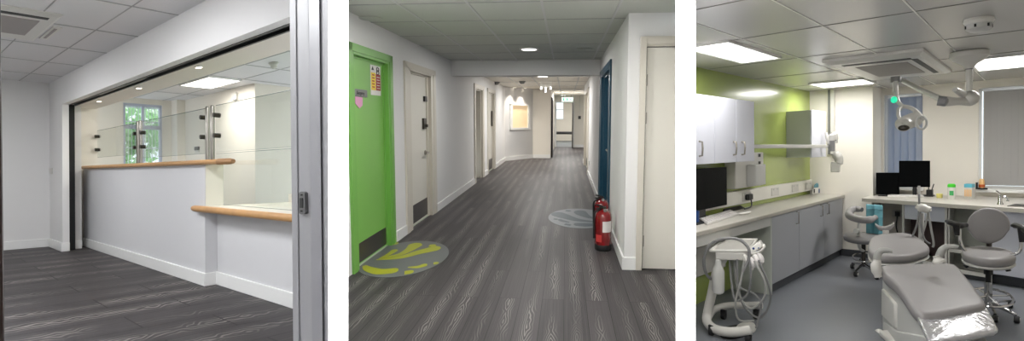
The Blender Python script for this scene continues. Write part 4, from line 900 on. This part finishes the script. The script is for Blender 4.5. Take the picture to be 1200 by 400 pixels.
part('side_panel', uslab(MB(), 1111, 1113, .0, .86, .14, .5), 'plas', t); part('side_panel', uslab(MB(), 1160, 1163, .0, .86, .14, .5), 'plas', t)
part('shelf', uslab(MB(), 1113, 1160, .30, .34, .16, .45), 'plas', t); part('shelf', uslab(MB(), 1113, 1160, .06, .1, .16, .45), 'plas', t)
part('back_panel', uslab(MB(), 1113, 1160, .06, .86, .6, .02), 'cabside', t)
t = thing(3, 'sink_cabinet', 'pale grey cabinet with a dark plinth below the sink at the right edge', 'cabinet', (under(1190).x, 8.6, 0))
part('carcass', uslab(MB(), 1163, 1290, .12, .86, .14, .5), 'cab', t); part('plinth', uslab(MB(), 1113, 1290, 0, .1, .22, .05), 'skirt', t)
part('door', uslab(MB(), 1164, 1222, .13, .85, .12, .02), 'cab', t)
# cables and sockets on the back wall in the knee space
sk = thing(3, 'double_socket', 'white wall socket with two black plugs in the knee space left of the drawer cabinet', 'socket', (-1.55, WWY - .02, .55))
part('plate', B(-1.66, -1.44, WWY - .012, WWY, .56, .66), 'plas', sk)
for x in (-1.62, -1.51):
    pg = part('plug', B(x, x + .06, WWY - .05, WWY - .012, .57, .64), 'bplas', sk); part('cable', MB().tube([(x + .03, WWY - .05, .57), (x + .02, WWY - .06, .4), (x + .08, WWY - .06, .25), (x + .12, WWY - .06, .5), (x + .1, WWY - .05, .8)], .009, 6, 5), 'bplas', pg)
# monitors right
def on(px, py): return at(3, px, py, z=.9)
def screen(px0, px1, py0, py1, base, label, off=0, fw=.0):
    p = on((px0 + px1) / 2, base); SBs = (p.x, p.y)
    a = bp(SBs, px0, py0); b = bp(SBs, px1, py0); c = bp(SBs, px1, py1); d = bp(SBs, px0, py1)
    n = Vector((p.x, p.y, 0)).normalized() * .03
    t = thing(3, 'monitor', label, 'monitor', (p.x, p.y, .9))
    part('screen', MB().prism([a, b, c, d], n), 'screen', t, bevel=.005)
    m_ = (c + d) / 2; part('stand', MB().cyl((m_.x, m_.y + .03, .9), (m_.x, m_.y + .03, (a.z + c.z) / 2), .025).box(m_.x - .1, m_.x + .1, m_.y - .06, m_.y + .14, .9, .912), 'bplas', t)
    return t, SBs
screen(1026.5, 1054, 202.5, 228, 230, 'smaller black screen on the right worktop behind the larger monitor')
t, s_ = screen(1053.5, 1090, 188.5, 219.5, 231, 'larger black monitor on the right worktop in front of the narrow window')
def lowbox(px0, px1, py, dep, h, m_, name, label, cat, bev=.004):
    a, b = on(px0, py), on(px1, py); d = Vector((a.x, a.y, 0)).normalized() * dep
    return solo(3, name, MB().prism([a, b, b + d, a + d], (0, 0, h)), m_, label, cat, bevel=bev)
t = lowbox(1040, 1083, 232.5, .28, .025, 'plas', 'keyboard', 'white keyboard on the right worktop below the larger monitor', 'keyboard')
a, b = on(1040, 232.5), on(1083, 232.5); d = Vector((a.x, a.y, 0)).normalized() * .28; kk = MB()
for i in range(15):
    for j in range(4): kk.obox(a + (b - a) * (.06 + i * .063) + d * (.15 + .22 * j) + Vector((0, 0, .027)), (b - a) * .024, d * .08, (0, 0, .003))
part('keys', kk, 'paper', t, smooth=0)
t = thing(3, 'desk_tidy', 'black desk tidy holding pens on the right worktop beside the larger monitor', 'desk tidy', on(1088, 230))
a = on(1088, 230)
part('tray', MB().box(a.x - .09, a.x + .06, a.y - .1, a.y + .1, .9, .915), 'bplas', t); part('cup', MB().box(a.x - .02, a.x + .05, a.y - .05, a.y + .05, .9, .99), 'bplas', t, bevel=.004)
part('pen', MB().cyl((a.x + .02, a.y, .92), (a.x + .06, a.y, 1.07), .006).cyl((a.x, a.y + .02, .92), (a.x + .0, a.y + .02, 1.04), .006), 'bplas', t)
solo(3, 'webcam_stand', MB().cyl(on(1072, 229.5), on(1072, 229.5) + Vector((0, 0, .07)), .02).ell(on(1072, 229.5) + Vector((0, 0, .08)), (.03, 0, 0), (0, .03, 0), (0, 0, .03)), 'dsteel', 'small dark round camera below the larger monitor', 'camera')
a = on(1101, 232); solo(3, 'small_pot', MB().lathe(a, [(.032, 0), (.036, .05), (.034, .055), (.03, .05), (.001, .05)]), 'potY', 'small yellow pot left of the white bottle with green cap', 'pot')
a = on(1115, 233.5)
t = thing(3, 'wipes_bottle', 'white cylindrical tub with a bright green cap on the right worktop', 'bottle', a)
part('body', MB().lathe(a, [(.04, 0), (.043, .01), (.043, .15), (.038, .16)]), 'plas', t); part('cap', MB().lathe(a, [(.043, .155), (.043, .185), (.03, .20), (.001, .2)]), 'capg', t)
dd = Vector((a.x, a.y, 0)).normalized(); part('label', MB().obox(a - dd * .042 + Vector((0, 0, .08)), (.022, -.004, 0), dd * .003, (0, 0, .03)), 'foliageg', t)
a = on(1134.5, 233.5)
t = thing(3, 'tissue_box', 'upright white and blue patterned box on the right worktop by the window', 'box', a)
part('carton', MB().prism([a + Vector((-.04, 0, 0)), a + Vector((.04, -.03, 0)), a + Vector((.06, .1, 0)), a + Vector((-.02, .13, 0))], (0, 0, .15)), 'plas', t, bevel=.003)
part('lid', MB().prism([a + Vector((-.042, -.002, .15)), a + Vector((.042, -.033, .15)), a + Vector((.062, .1, .15)), a + Vector((-.022, .132, .15))], (0, 0, .045)), 'boxb', t, bevel=.003)
for i in range(4): part('figure_print', MB().obox(a + Vector((-.03 + .02 * i, -.006 - .0075 * i, .08)), (.006, -.002, 0), (0, .003, 0), (0, 0, .045)), 'amber', t)
a = at(3, 1150.5, 227, z=.965); a.y = min(a.y, WWY - .05); a = at(3, 1150.5, 226.5, y=WWY - .08); a.z = zb_
t = thing(3, 'candle_jar', 'small amber glass candle with an orange label on a dark stand on the window sill', 'candle', a)
part('stand', MB().box(a.x - .06, a.x + .06, a.y - .05, a.y + .04, zb_, zb_ + .02).box(a.x - .06, a.x - .04, a.y - .05, a.y + .04, zb_, zb_ + .09), 'bplas', t)
part('jar', MB().lathe((a.x, a.y, zb_ + .02), [(.03, 0), (.032, .02), (.03, .09), (.02, .12)]), 'amber', t); part('label', MB().lathe((a.x, a.y, zb_ + .03), [(.034, 0), (.035, .035)]), 'orange', t)
a = on(1172, 240); SB = (a.x, a.y); q = lambda px, py, off=0: bp(SB, px, py, off)
t = thing(3, 'sink_tap', 'chrome mixer tap beside the sink on the right worktop', 'tap', a)
part('body', MB().lathe((a.x, a.y, .9), [(.03, 0), (.03, .01), (.02, .03), (.02, .09), (.012, .11)]), 'chrome', t)
part('spout', MB().tube([q(1173, 232), q(1178, 231), q(1181, 234), q(1181, 236)], .013, 10, 3), 'chrome', t)
part('lever', MB().tube([q(1172, 228), q(1169, 225), q(1167, 224)], .01, 8), 'chrome', t)
t = thing(3, 'sink', 'steel sink bowl rim set in the right worktop under the tap', 'sink', on(1195, 240))
s0, s1 = on(1180, 242), on(1215, 244); dv = Vector((.05, .35, 0))
part('rim', MB().prism([s0, s1, s1 + dv, s0 + dv], (0, 0, .006)), 'steel', t, bevel=.003); part('bowl', MB().prism([s0 + dv * .12 + Vector((.02, 0, .006)), s1 + dv * .12 + Vector((-.02, 0, .006)), s1 + dv * .88 + Vector((-.02, 0, .006)), s0 + dv * .88 + Vector((.02, 0, .006))], (0, 0, .002)), 'dsteel', t)
# --------------------------------------------------------------- delivery cart
p = at(3, 852, 390, z=0); CB = (p.x, p.y); q = lambda px, py, off=0: bp(CB, px, py, off)
def fl(px, py, z=0.0): return at(3, px, py, z=z)
t = thing(3, 'instrument_cart', 'white dental instrument cart with tray head, hoses and a curved base on castors', 'cart', (p.x, p.y, 0))
ring1 = [q(831, 293), q(876, 294), q(886, 282, .25), q(888, 279.5, .45), q(846, 279.5, .5)]
part('tray', MB().loft([[v + Vector((0, 0, -.02)) for v in ring1], [v for v in ring1], [v.lerp(sum(ring1, Vector()) / 5, .08) + Vector((0, 0, .002)) for v in ring1], [v.lerp(sum(ring1, Vector()) / 5, .1) + Vector((0, 0, -.008)) for v in ring1]]), 'plas', t, bevel=.005)
cr = sum(ring1, Vector()) / 5
part('tray_mat', MB().loft([[v.lerp(cr, .16) + Vector((0, 0, -.006)) for v in ring1], [v.lerp(cr, .18) + Vector((0, 0, -.003)) for v in ring1]]), 'gplas2', t, smooth=0)
rb = [q(838, 298), q(877, 299), q(882, 288, .25), q(882, 286, .4), q(850, 286, .4)]
part('housing', MB().loft([[v + Vector((0, 0, -.055)) for v in rb], [v + Vector((0, 0, .02)) for v in rb]]), 'plas', t, bevel=.015)
part('control_head', MB().loft([[q(876, 303, -.02), q(893, 290, .0), q(897, 290, .2), q(880, 300, .25)], [q(875, 292, 0), q(890, 283, .05), q(892, 281, .3), q(877, 290, .3)]]), 'plas', t, bevel=.012)
part('buttons', MB().ell(q(883, 291.5, -.02), (.01, 0, 0), (0, .01, 0), (0, 0, .01)).ell(q(887, 295, -.02), (.006, 0, 0), (0, .01, 0), (0, 0, .006)).ell(q(889, 291, -.02), (.006, 0, 0), (0, .01, 0), (0, 0, .006)).ell(q(885, 298, -.02), (.006, 0, 0), (0, .01, 0), (0, 0, .006)), 'bluel', t)
part('push_handle', MB().tube([q(882, 298, -.03), q(891, 295, -.06), q(895.5, 290, -.06), q(894.5, 287, -.03)], .011, 8, 4), 'plas', t)
for i, (x, y) in enumerate(((872, 300), (879, 303), (884, 300), (889, 298))):
    part('instrument_holder', MB().tube([q(x, y, -.05), q(x + 3, y + 6, -.08), q(x + 2, y + 13, -.06)], [.02, .024, .013], 8, 3), 'paper' if i else 'plas', t)
part('curved_post', MB().tube([q(848, 302, .1), q(840, 318, .1), q(834, 345, .1), q(829, 368, .1), q(829, 378, .0), q(838, 386, -.12), q(856, 389.5, -.2), q(880, 387, -.22)], .04, 14, 5), 'plas', t)
part('base_tube', MB().tube([q(830, 372, .1), q(836, 364, .35), q(850, 359, .5), q(870, 358, .55), q(893, 358, .5)], .033, 14, 5), 'plas', t)
part('water_bottle', MB().lathe(q(842, 345, -.05), [(.02, 0), (.045, .015), (.05, .04), (.05, .2), (.035, .24), (.024, .26), (.024, .29), (.018, .30)]), 'plasg', t)
for px, py, off in ((834, 391, -.12), (877, 394, -.22), (848, 370.5, .4), (886, 366, .5)):
    c = q(px, py, off); c.z = .035
    part('castor', MB().lathe(c, [(.001, -.018), (.032, -.018), (.036, -.01), (.036, .01), (.032, .018), (.001, .018)], (0, 1, 0), (0, 0, 1), (1, 0, 0), 16).box(c.x - .024, c.x + .024, c.y - .015, c.y + .015, .035, .09), 'rubber', t)
hs = [[(878, 303, -.1), (880, 325, -.1), (876, 345, -.05), (862, 352, 0), (857, 330, .05), (855, 305, .1)],
      [(884, 306, -.1), (896, 330, -.15), (895, 350, -.1), (880, 362, 0), (866, 345, .05), (860, 305, .1)],
      [(889, 305, -.1), (901, 335, -.1), (902, 355, 0), (893, 372, .05), (880, 368, .1), (868, 350, .1), (862, 303, .1)],
      [(872, 306, -.1), (868, 330, -.1), (862, 355, -.05), (866, 375, 0), (884, 376, 0)],
      [(864, 304, 0), (866, 335, 0), (884, 345, .0), (892, 358, 0), (886, 385, 0)]]
for i, h in enumerate(hs): part('hose', MB().tube([q(*v) for v in h], .009, 8, 6), ('gplas', 'hose')[i % 2], t)
part('overhead_hose', MB().tube([q(*v) for v in ((838, 330, .1), (828, 322, .05), (825, 305, 0), (832, 287, -.05), (848, 280, -.08), (866, 281, -.08), (877, 291, -.1), (877, 305, -.1), (870, 319, -.1))], .013, 8, 6), 'gplas', t)
t = thing(3, 'foot_control', 'small white foot control on the floor inside the base of the instrument cart', 'pedal', q(874, 375, .1))
c = q(874, 375, .1); part('pedal', MB().lathe((c.x, c.y, .0), [(.07, 0), (.075, .02), (.06, .05), (.001, .06)], (1, 0, 0), (0, 2, 0)), 'plas', t); part('base', MB().lathe((c.x - .05, c.y - .1, 0), [(.11, 0), (.11, .012), (.1, .018), (.001, .02)], (1, 0, 0), (0, 2, 0)), 'rubber', t)
# --------------------------------------------------------------- dental chair
CH = (-.62, 5.2); q = lambda px, py, off=0: bp(CH, px, py, off)
t = thing(3, 'dental_chair', 'large grey upholstered dental chair with a white base and plastic covered foot end', 'dental chair', (-.62, 5.2, 0))
P = lambda px, py, z: at(3, px, py, z=z)
leg = rnd([P(1031, 311, .56), P(1060, 309, .56), P(1118, 307.5, .56), P(1128, 318, .55), P(1156, 354, .50), P(1154, 359, .495), P(1083, 370, .48), P(1071, 363, .49), P(1050, 332, .535), P(1034, 320, .555)], 3, .3)
up = Vector((0, -.05, 1)).normalized()
part('seat', MB().cushion(leg, up, .085, .045), 'uph', t, smooth=60)
fc = rnd([P(1074, 370, .455), P(1157, 360, .47), P(1171, 387, .41), P(1089, 402, .40)], 3, .08)
part('foot_cover', MB().cushion(fc, up, .035, .03), 'cover', t, smooth=60, label='crinkled clear plastic cover over the foot end')
bk = rnd([P(1016.5, 288, .615), P(1020, 278.5, .63), P(1031, 273.5, .64), P(1058, 272, .64), P(1073, 275.5, .635), P(1089.5, 288, .61), P(1089, 293, .605), P(1066, 300, .60), P(1032, 300, .60), P(1018, 295, .605)], 3, .35)
part('backrest', MB().cushion(bk, (0, 0, 1), .075, .05), 'uph', t, smooth=60)
part('backrest_shell', MB().cushion([v + Vector((0, 0, -.075)) for v in bk], (0, 0, 1), .03, .12), 'plasg', t, smooth=60)
HBs = P(1038, 272, .655); hq = lambda px, py, off=0: bp((HBs.x, HBs.y), px, py, off)
hr = [hq(1025, 262.5), hq(1030, 266), hq(1037, 267), hq(1044, 264.5), hq(1048, 261.5)]; hl = [hq(1026, 266), hq(1030, 270.5), hq(1037, 272), hq(1044, 270), hq(1048.5, 266)]
dp = Vector((HBs.x, HBs.y, 0)).normalized() * .12
part('headrest', MB().loft([[a_, b_, b_ + dp, a_ + dp] for a_, b_ in zip(hr, hl)]), 'uph', t, bevel=.012, smooth=60)
part('headrest_bar', MB().cyl(hq(1038, 270), hq(1038, 277), .03), 'plas', t)
# arm rests and white joints
o1 = .28
part('armrest', MB().tube([q(1027, 308, o1), q(1028.5, 299, o1), q(1032, 294.5, o1), (q(1038, 293.5, o1)), q(1046, 294.5, o1)], [.026, .028, .026, .022, .017], 12, 4), 'hose', t)
part('arm_joint', MB().tube([q(1028, 305, o1 - .02), q(1026.5, 314, o1 - .02), q(1029.5, 325, o1 - .02)], [.03, .04, .03], 12, 3), 'plas', t)
o2 = .45
part('armrest', MB().tube([q(1099, 306, o2), q(1103, 295, o2), q(1108, 290, o2), q(1116, 289, o2), q(1123, 290, o2)], [.026, .028, .024, .018, .015], 12, 4), 'hose', t)
part('arm_joint', MB().tube([q(1097, 300, o2 - .02), q(1101, 308, o2 - .02)], [.025, .045], 12, 3), 'plas', t)
# base body
g0, g1 = P(1034, 322, .465), P(1074, 371, .41); gd = Vector((g1.x - g0.x, g1.y - g0.y, 0)).normalized(); gn = Vector((gd.y, -gd.x, 0))
if gn.x > 0: gn = -gn
def S(px, py, out=0.0):      # point on the upright left side of the chair base
    v = ray(3, px, py); c = Vector((0, 0, EYE[3])); o = g0 + gn * out; tt = (o - c).dot(gn) / v.dot(gn); return c + v * tt
swp = -gn * .34 + gd * .05 + Vector((0, 0, -.03))
part('upper_shell', MB().prism([g0, S(1050, 335), g1, S(1088, 402), S(1088, 420), S(1034, 392)], swp), 'plasg', t, bevel=.012)
part('side_cover', MB().prism([S(1032.5, 338, .02), S(1048, 356, .02), S(1048, 386, .02), S(1032.5, 370, .02)], -gn * .05), 'plas', t, bevel=.015)
part('lower_skirt', MB().prism([S(1034, 378, .012), S(1050, 388, .012), S(1095, 396, .012), S(1095, 425, .012), S(1034, 394, .012)], -gn * .06), 'plasg', t, bevel=.012)
fb = [fl(1030, 394), fl(1050, 412), fl(1130, 412), fl(1115, 386)]
part('base_plate', MB().loft([fb, [v + Vector((0, 0, .05)) for v in fb]]), 'plas', t, bevel=.015)
part('base_foot', MB().tube([S(1030, 390, .05), S(1036, 404, .05)], .035, 12), 'plas', t)
# assistant instrument holder behind the chair
AB = (-.98, 7.2); q = lambda px, py, off=0: bp(AB, px, py, off)
t = thing(3, 'suction_holder', 'white suction hose holder with grey hoses standing behind the dental chair', 'instrument holder', (AB[0], AB[1], 0))
part('stand_pole', MB().cyl((AB[0], AB[1] + .05, 0.02), q(1080, 250, .05), .025), 'plasg', t)
part('foot', MB().lathe((AB[0], AB[1] + .05, 0), [(.16, 0), (.16, .02), (.03, .04)]), 'plasg', t)
part('holder', MB().tube([q(1075, 246), q(1080, 243.5), q(1087, 246), q(1090, 248)], [.035, .045, .04, .02], 12, 3), 'plas', t)
for i, h in enumerate(([(1077, 225), (1077, 245), (1075, 262), (1069, 278)], [(1087, 240), (1087, 252), (1083, 268), (1079, 280)], [(1078, 246), (1079, 262), (1083, 280), (1090, 286)], [(1088, 250), (1091, 268), (1094, 285), (1093, 290)])):
    part('hose', MB().tube([q(*v) for v in h], .010, 8, 5), ('gplas', 'hose')[i % 2], t)
part('suction_tip', MB().cyl(q(1077, 218), q(1077, 228), .012), 'plasg', t)
# --------------------------------------------------------------- stools
def castor5(t, base, q, pts, cz=.04, cc='gplas'):
    for (hx, hy), (px, py) in pts:
        c = at(3, px, py, z=0); c2 = Vector((c.x, c.y, .07))
        part('base_leg', MB().tube([Vector((base[0], base[1], .13)), (Vector((base[0], base[1], .13)) + c2) / 2 + Vector((0, 0, .01)), c2], [.022, .018, .013], 8), 'chrome', t)
        w = part('castor', MB().lathe((c.x, c.y, .032), [(.001, -.02), (.025, -.02), (.032, -.012), (.032, .012), (.025, .02), (.001, .02)], (0, 1.6, 0), (0, 0, 1), (1, 0, 0), 16), 'rubber', t)
        part('castor_hub', MB().lathe((c.x, c.y, .032), [(.001, -.024), (.016, -.024), (.016, .024), (.001, .024)], (0, 1.6, 0), (0, 0, 1), (1, 0, 0), 12), 'plas', w)
def ringtube(q, cx, cy, a, b, base, rad, z=None):
    c = at(3, cx, cy, z=z); n = Vector((base[0], base[1], 0)).normalized(); s = Vector((n.y, -n.x, 0))
    pr = [at(3, cx + a, cy, z=z), at(3, cx, cy - b, z=z), at(3, cx, cy + b, z=z)]
    rx = abs((pr[0] - c).dot(s)); ry = (abs((pr[1] - c).dot(n)) + abs((pr[2] - c).dot(n))) / 2
    return MB().tube([c + s * rx * math.cos(k * math.pi / 16) + n * ry * math.sin(k * math.pi / 16) for k in range(32)], rad, 8, closed=True), c
# right stool
p = at(3, 1158, 372, z=0); S1 = (p.x, p.y); q = lambda px, py, off=0: bp(S1, px, py, off)
t = thing(3, 'dentist_stool', 'grey round backed dentist stool with black armrests and a chrome foot ring on castors', 'stool', (p.x, p.y, 0))
seat = [at(3, 1158 + 32 * math.cos(k * math.pi / 12), 297 - 13 * math.sin(k * math.pi / 12) - 2 * math.cos(k * math.pi / 6) * 0, z=.60) for k in range(24)]
cs = sum(seat, Vector()) / 24
off_ = Vector((p.x, p.y, 0)).normalized(); side_ = Vector((off_.y, -off_.x, 0))
rx = 31 * (cs - Vector((0, 0, 1.6))).length / FOC * .80 * .93; 
# seat: ellipse on the stool axis
zs_ = .60; cseat = at(3, 1158, 296, z=zs_)
sx_ = abs((at(3, 1190.5, 296, z=zs_) - cseat).dot(side_)); sy_ = .42
seat = [Vector((p.x, p.y, zs_)) + (cseat - Vector((p.x, p.y, zs_))).project(side_) + off_ * (.05 + sy_ * math.sin(k * math.pi / 14)) + side_ * sx_ * math.cos(k * math.pi / 14) for k in range(28)]
part('seat', MB().cushion(seat, (0, 0, 1), .085, .1), 'uph', t, smooth=60)
part('seat_shell', MB().cushion([v + Vector((0, 0, -.075)) for v in seat], (0, 0, 1), .03, .1), 'plasg', t, smooth=60)
bq = [q(1158.5 + 25.5 * math.cos(k * math.pi / 14) * (1 if math.sin(k * math.pi / 14) > -.3 else .93), 265 - 21 * math.sin(k * math.pi / 14), .30) for k in range(28)]
part('backrest', MB().cushion(bq, -off_, .07, .07), 'uph', t, smooth=60)
part('back_bracket', MB().tube([q(1158, 300, .1), q(1159, 296, .42), q(1159, 275, .40)], .022, 8, 4), 'dsteel', t)
for pts, m_, nm in ((((1136, 298, .0), (1128, 290, .0), (1125, 280, .0), (1125, 268, .0)), 'chrome', 'arm_bracket'), (((1181, 300, .0), (1194, 296, .0), (1197, 283, .0), (1197, 268, .0)), 'chrome', 'arm_bracket')):
    part(nm, MB().tube([q(*v) for v in pts], .013, 8, 4), m_, t)
part('armrest', MB().tube([q(1109, 259.5, -.15), q(1116, 262, -.05), q(1124, 264.5, .05), q(1132, 264, .15)], [.014, .024, .03, .022], 12, 4).tube([q(1121, 264, .0), q(1122, 276, .0)], [.03, .022], 10), 'bplas', t)
part('armrest', MB().tube([q(1186, 264.5, .1), q(1193, 265, .05), q(1201, 269, -.02), q(1206, 273, -.1)], [.014, .026, .03, .022], 12, 4).tube([q(1197, 267, .0), q(1198, 284, .0)], [.03, .022], 10), 'bplas', t)
part('gas_column', MB().cyl((p.x, p.y, .3), (p.x, p.y, .54), .022).cyl((p.x, p.y, .40), (p.x, p.y, .54), .034), 'bplas', t)
part('lower_column', MB().cyl((p.x, p.y, .1), (p.x, p.y, .33), .03), 'chrome', t)
part('lever', MB().tube([q(1150, 304), q(1139, 307), q(1131, 313)], [.012, .016, .02], 8, 3), 'bplas', t); part('lever', MB().tube([q(1168, 304), q(1176, 307), q(1182, 318)], [.012, .016, .02], 8, 3), 'bplas', t)
fr_, c_ = ringtube(q, 1159, 348.5, 28.5, 10.5, S1, .012, .18); part('foot_ring', fr_, 'chrome', t)
sp = MB()
for k in range(4):
    a = k * math.pi / 2 + .5; sp.cyl(Vector((p.x, p.y, .2)), c_ + side_ * .9 * abs((at(3, 1187.5, 348.5, z=.18) - c_).dot(side_)) * math.cos(a) + off_ * .35 * math.sin(a), .008, seg=8)
part('ring_spokes', sp, 'chrome', t)
castor5(t, S1, q, [((0, 0), v) for v in ((1191.5, 379), (1166, 378), (1133, 366), (1150, 358), (1184, 361))])
# left stool with curved support arm
p = at(3, 1012, 322, z=0); S2 = (p.x, p.y); q = lambda px, py, off=0: bp(S2, px, py, off)
off2 = Vector((p.x, p.y, 0)).normalized(); side2 = Vector((off2.y, -off2.x, 0))
t = thing(3, 'assistant_stool', 'grey assistant stool with a curved padded support arm in the back left corner', 'stool', (p.x, p.y, 0))
part('support_arm', MB().tube([q(1010, 246, .25), q(1001, 245, .3), q(995.5, 249, .1), q(996, 253.5, -.1), (q(1006, 257, -.2)), q(1018, 258, -.25), q(1026, 255, -.1)], [.03, .04, .042, .045, .045, .045, .03], 12, 4), 'uph', t, subd=0)
part('seat', MB().cushion([Vector((p.x, p.y, q(1012, 276).z)) + side2 * .22 * math.cos(k * math.pi / 10) + off2 * .35 * math.sin(k * math.pi / 10) for k in range(20)], (0, 0, 1), .07, .1), 'uphd', t, smooth=60)
part('arm_upright', MB().tube([q(1007, 258, -.1), q(1006, 272, -.1), q(1006, 286, -.1), q(1009, 293, -.05), q(1013, 294, 0)], .017, 10, 4), 'plasg', t)
part('knob', MB().cyl(q(1003, 271, -.2), q(1005, 271, -.1), .03), 'plasg', t)
part('column', MB().cyl((p.x, p.y, .1), (p.x, p.y, q(1012, 280).z), .024), 'dsteel', t)
fr_, c_ = ringtube(q, 1014, 302, 15, 5, S2, .01, .22); part('foot_ring', fr_, 'chrome', t)
castor5(t, S2, q, [((0, 0), v) for v in ((999, 315), (1003, 324.5), (1028, 328), (1024, 312), (1009, 309))])
# teal bags
for i, (x0, x1, y0, y1, off, lb) in enumerate(((1015, 1025.5, 240, 275, .14, 'teal paper bag on the left stool, the left one of the pair'), (1024.5, 1034.5, 240.5, 272, .10, 'teal paper bag on the left stool, the right one of the pair'))):
    zb2 = q(1012, 276).z + .012
    a, b, c, d = q(x0, y0, off), q(x1, y0 + 1, off), q(x1, y1, off), q(x0, y1, off)
    c.z = d.z = zb2; n = off2 * .12
    t = thing(3, 'paper_bag', lb, 'bag', (d.x, d.y, zb2), 'teal paper bags on the left stool')
    m1_, m2_ = a.lerp(b, .5), d.lerp(c, .5)
    part('pouch', MB().loft([[d, m2_ - n * .2, c, c + n, m2_ + n * .8, d + n], [d.lerp(a, .6), m2_.lerp(m1_, .6) - n * .3, c.lerp(b, .6), c.lerp(b, .6) + n, m2_.lerp(m1_, .6) + n * 1.1, d.lerp(a, .6) + n], [a, m1_ + n * .4, b, b + n * .8, m1_ + n * .8, a + n * .8]]), 'bag', t, bevel=.006)
    part('fold', MB().obox(a.lerp(d, .14) - n * .1 + (b - a) * .5, (b - a) * .5, n * .05, (0, 0, .004)), 'tealb', t)
print('done', len(bpy.data.objects))
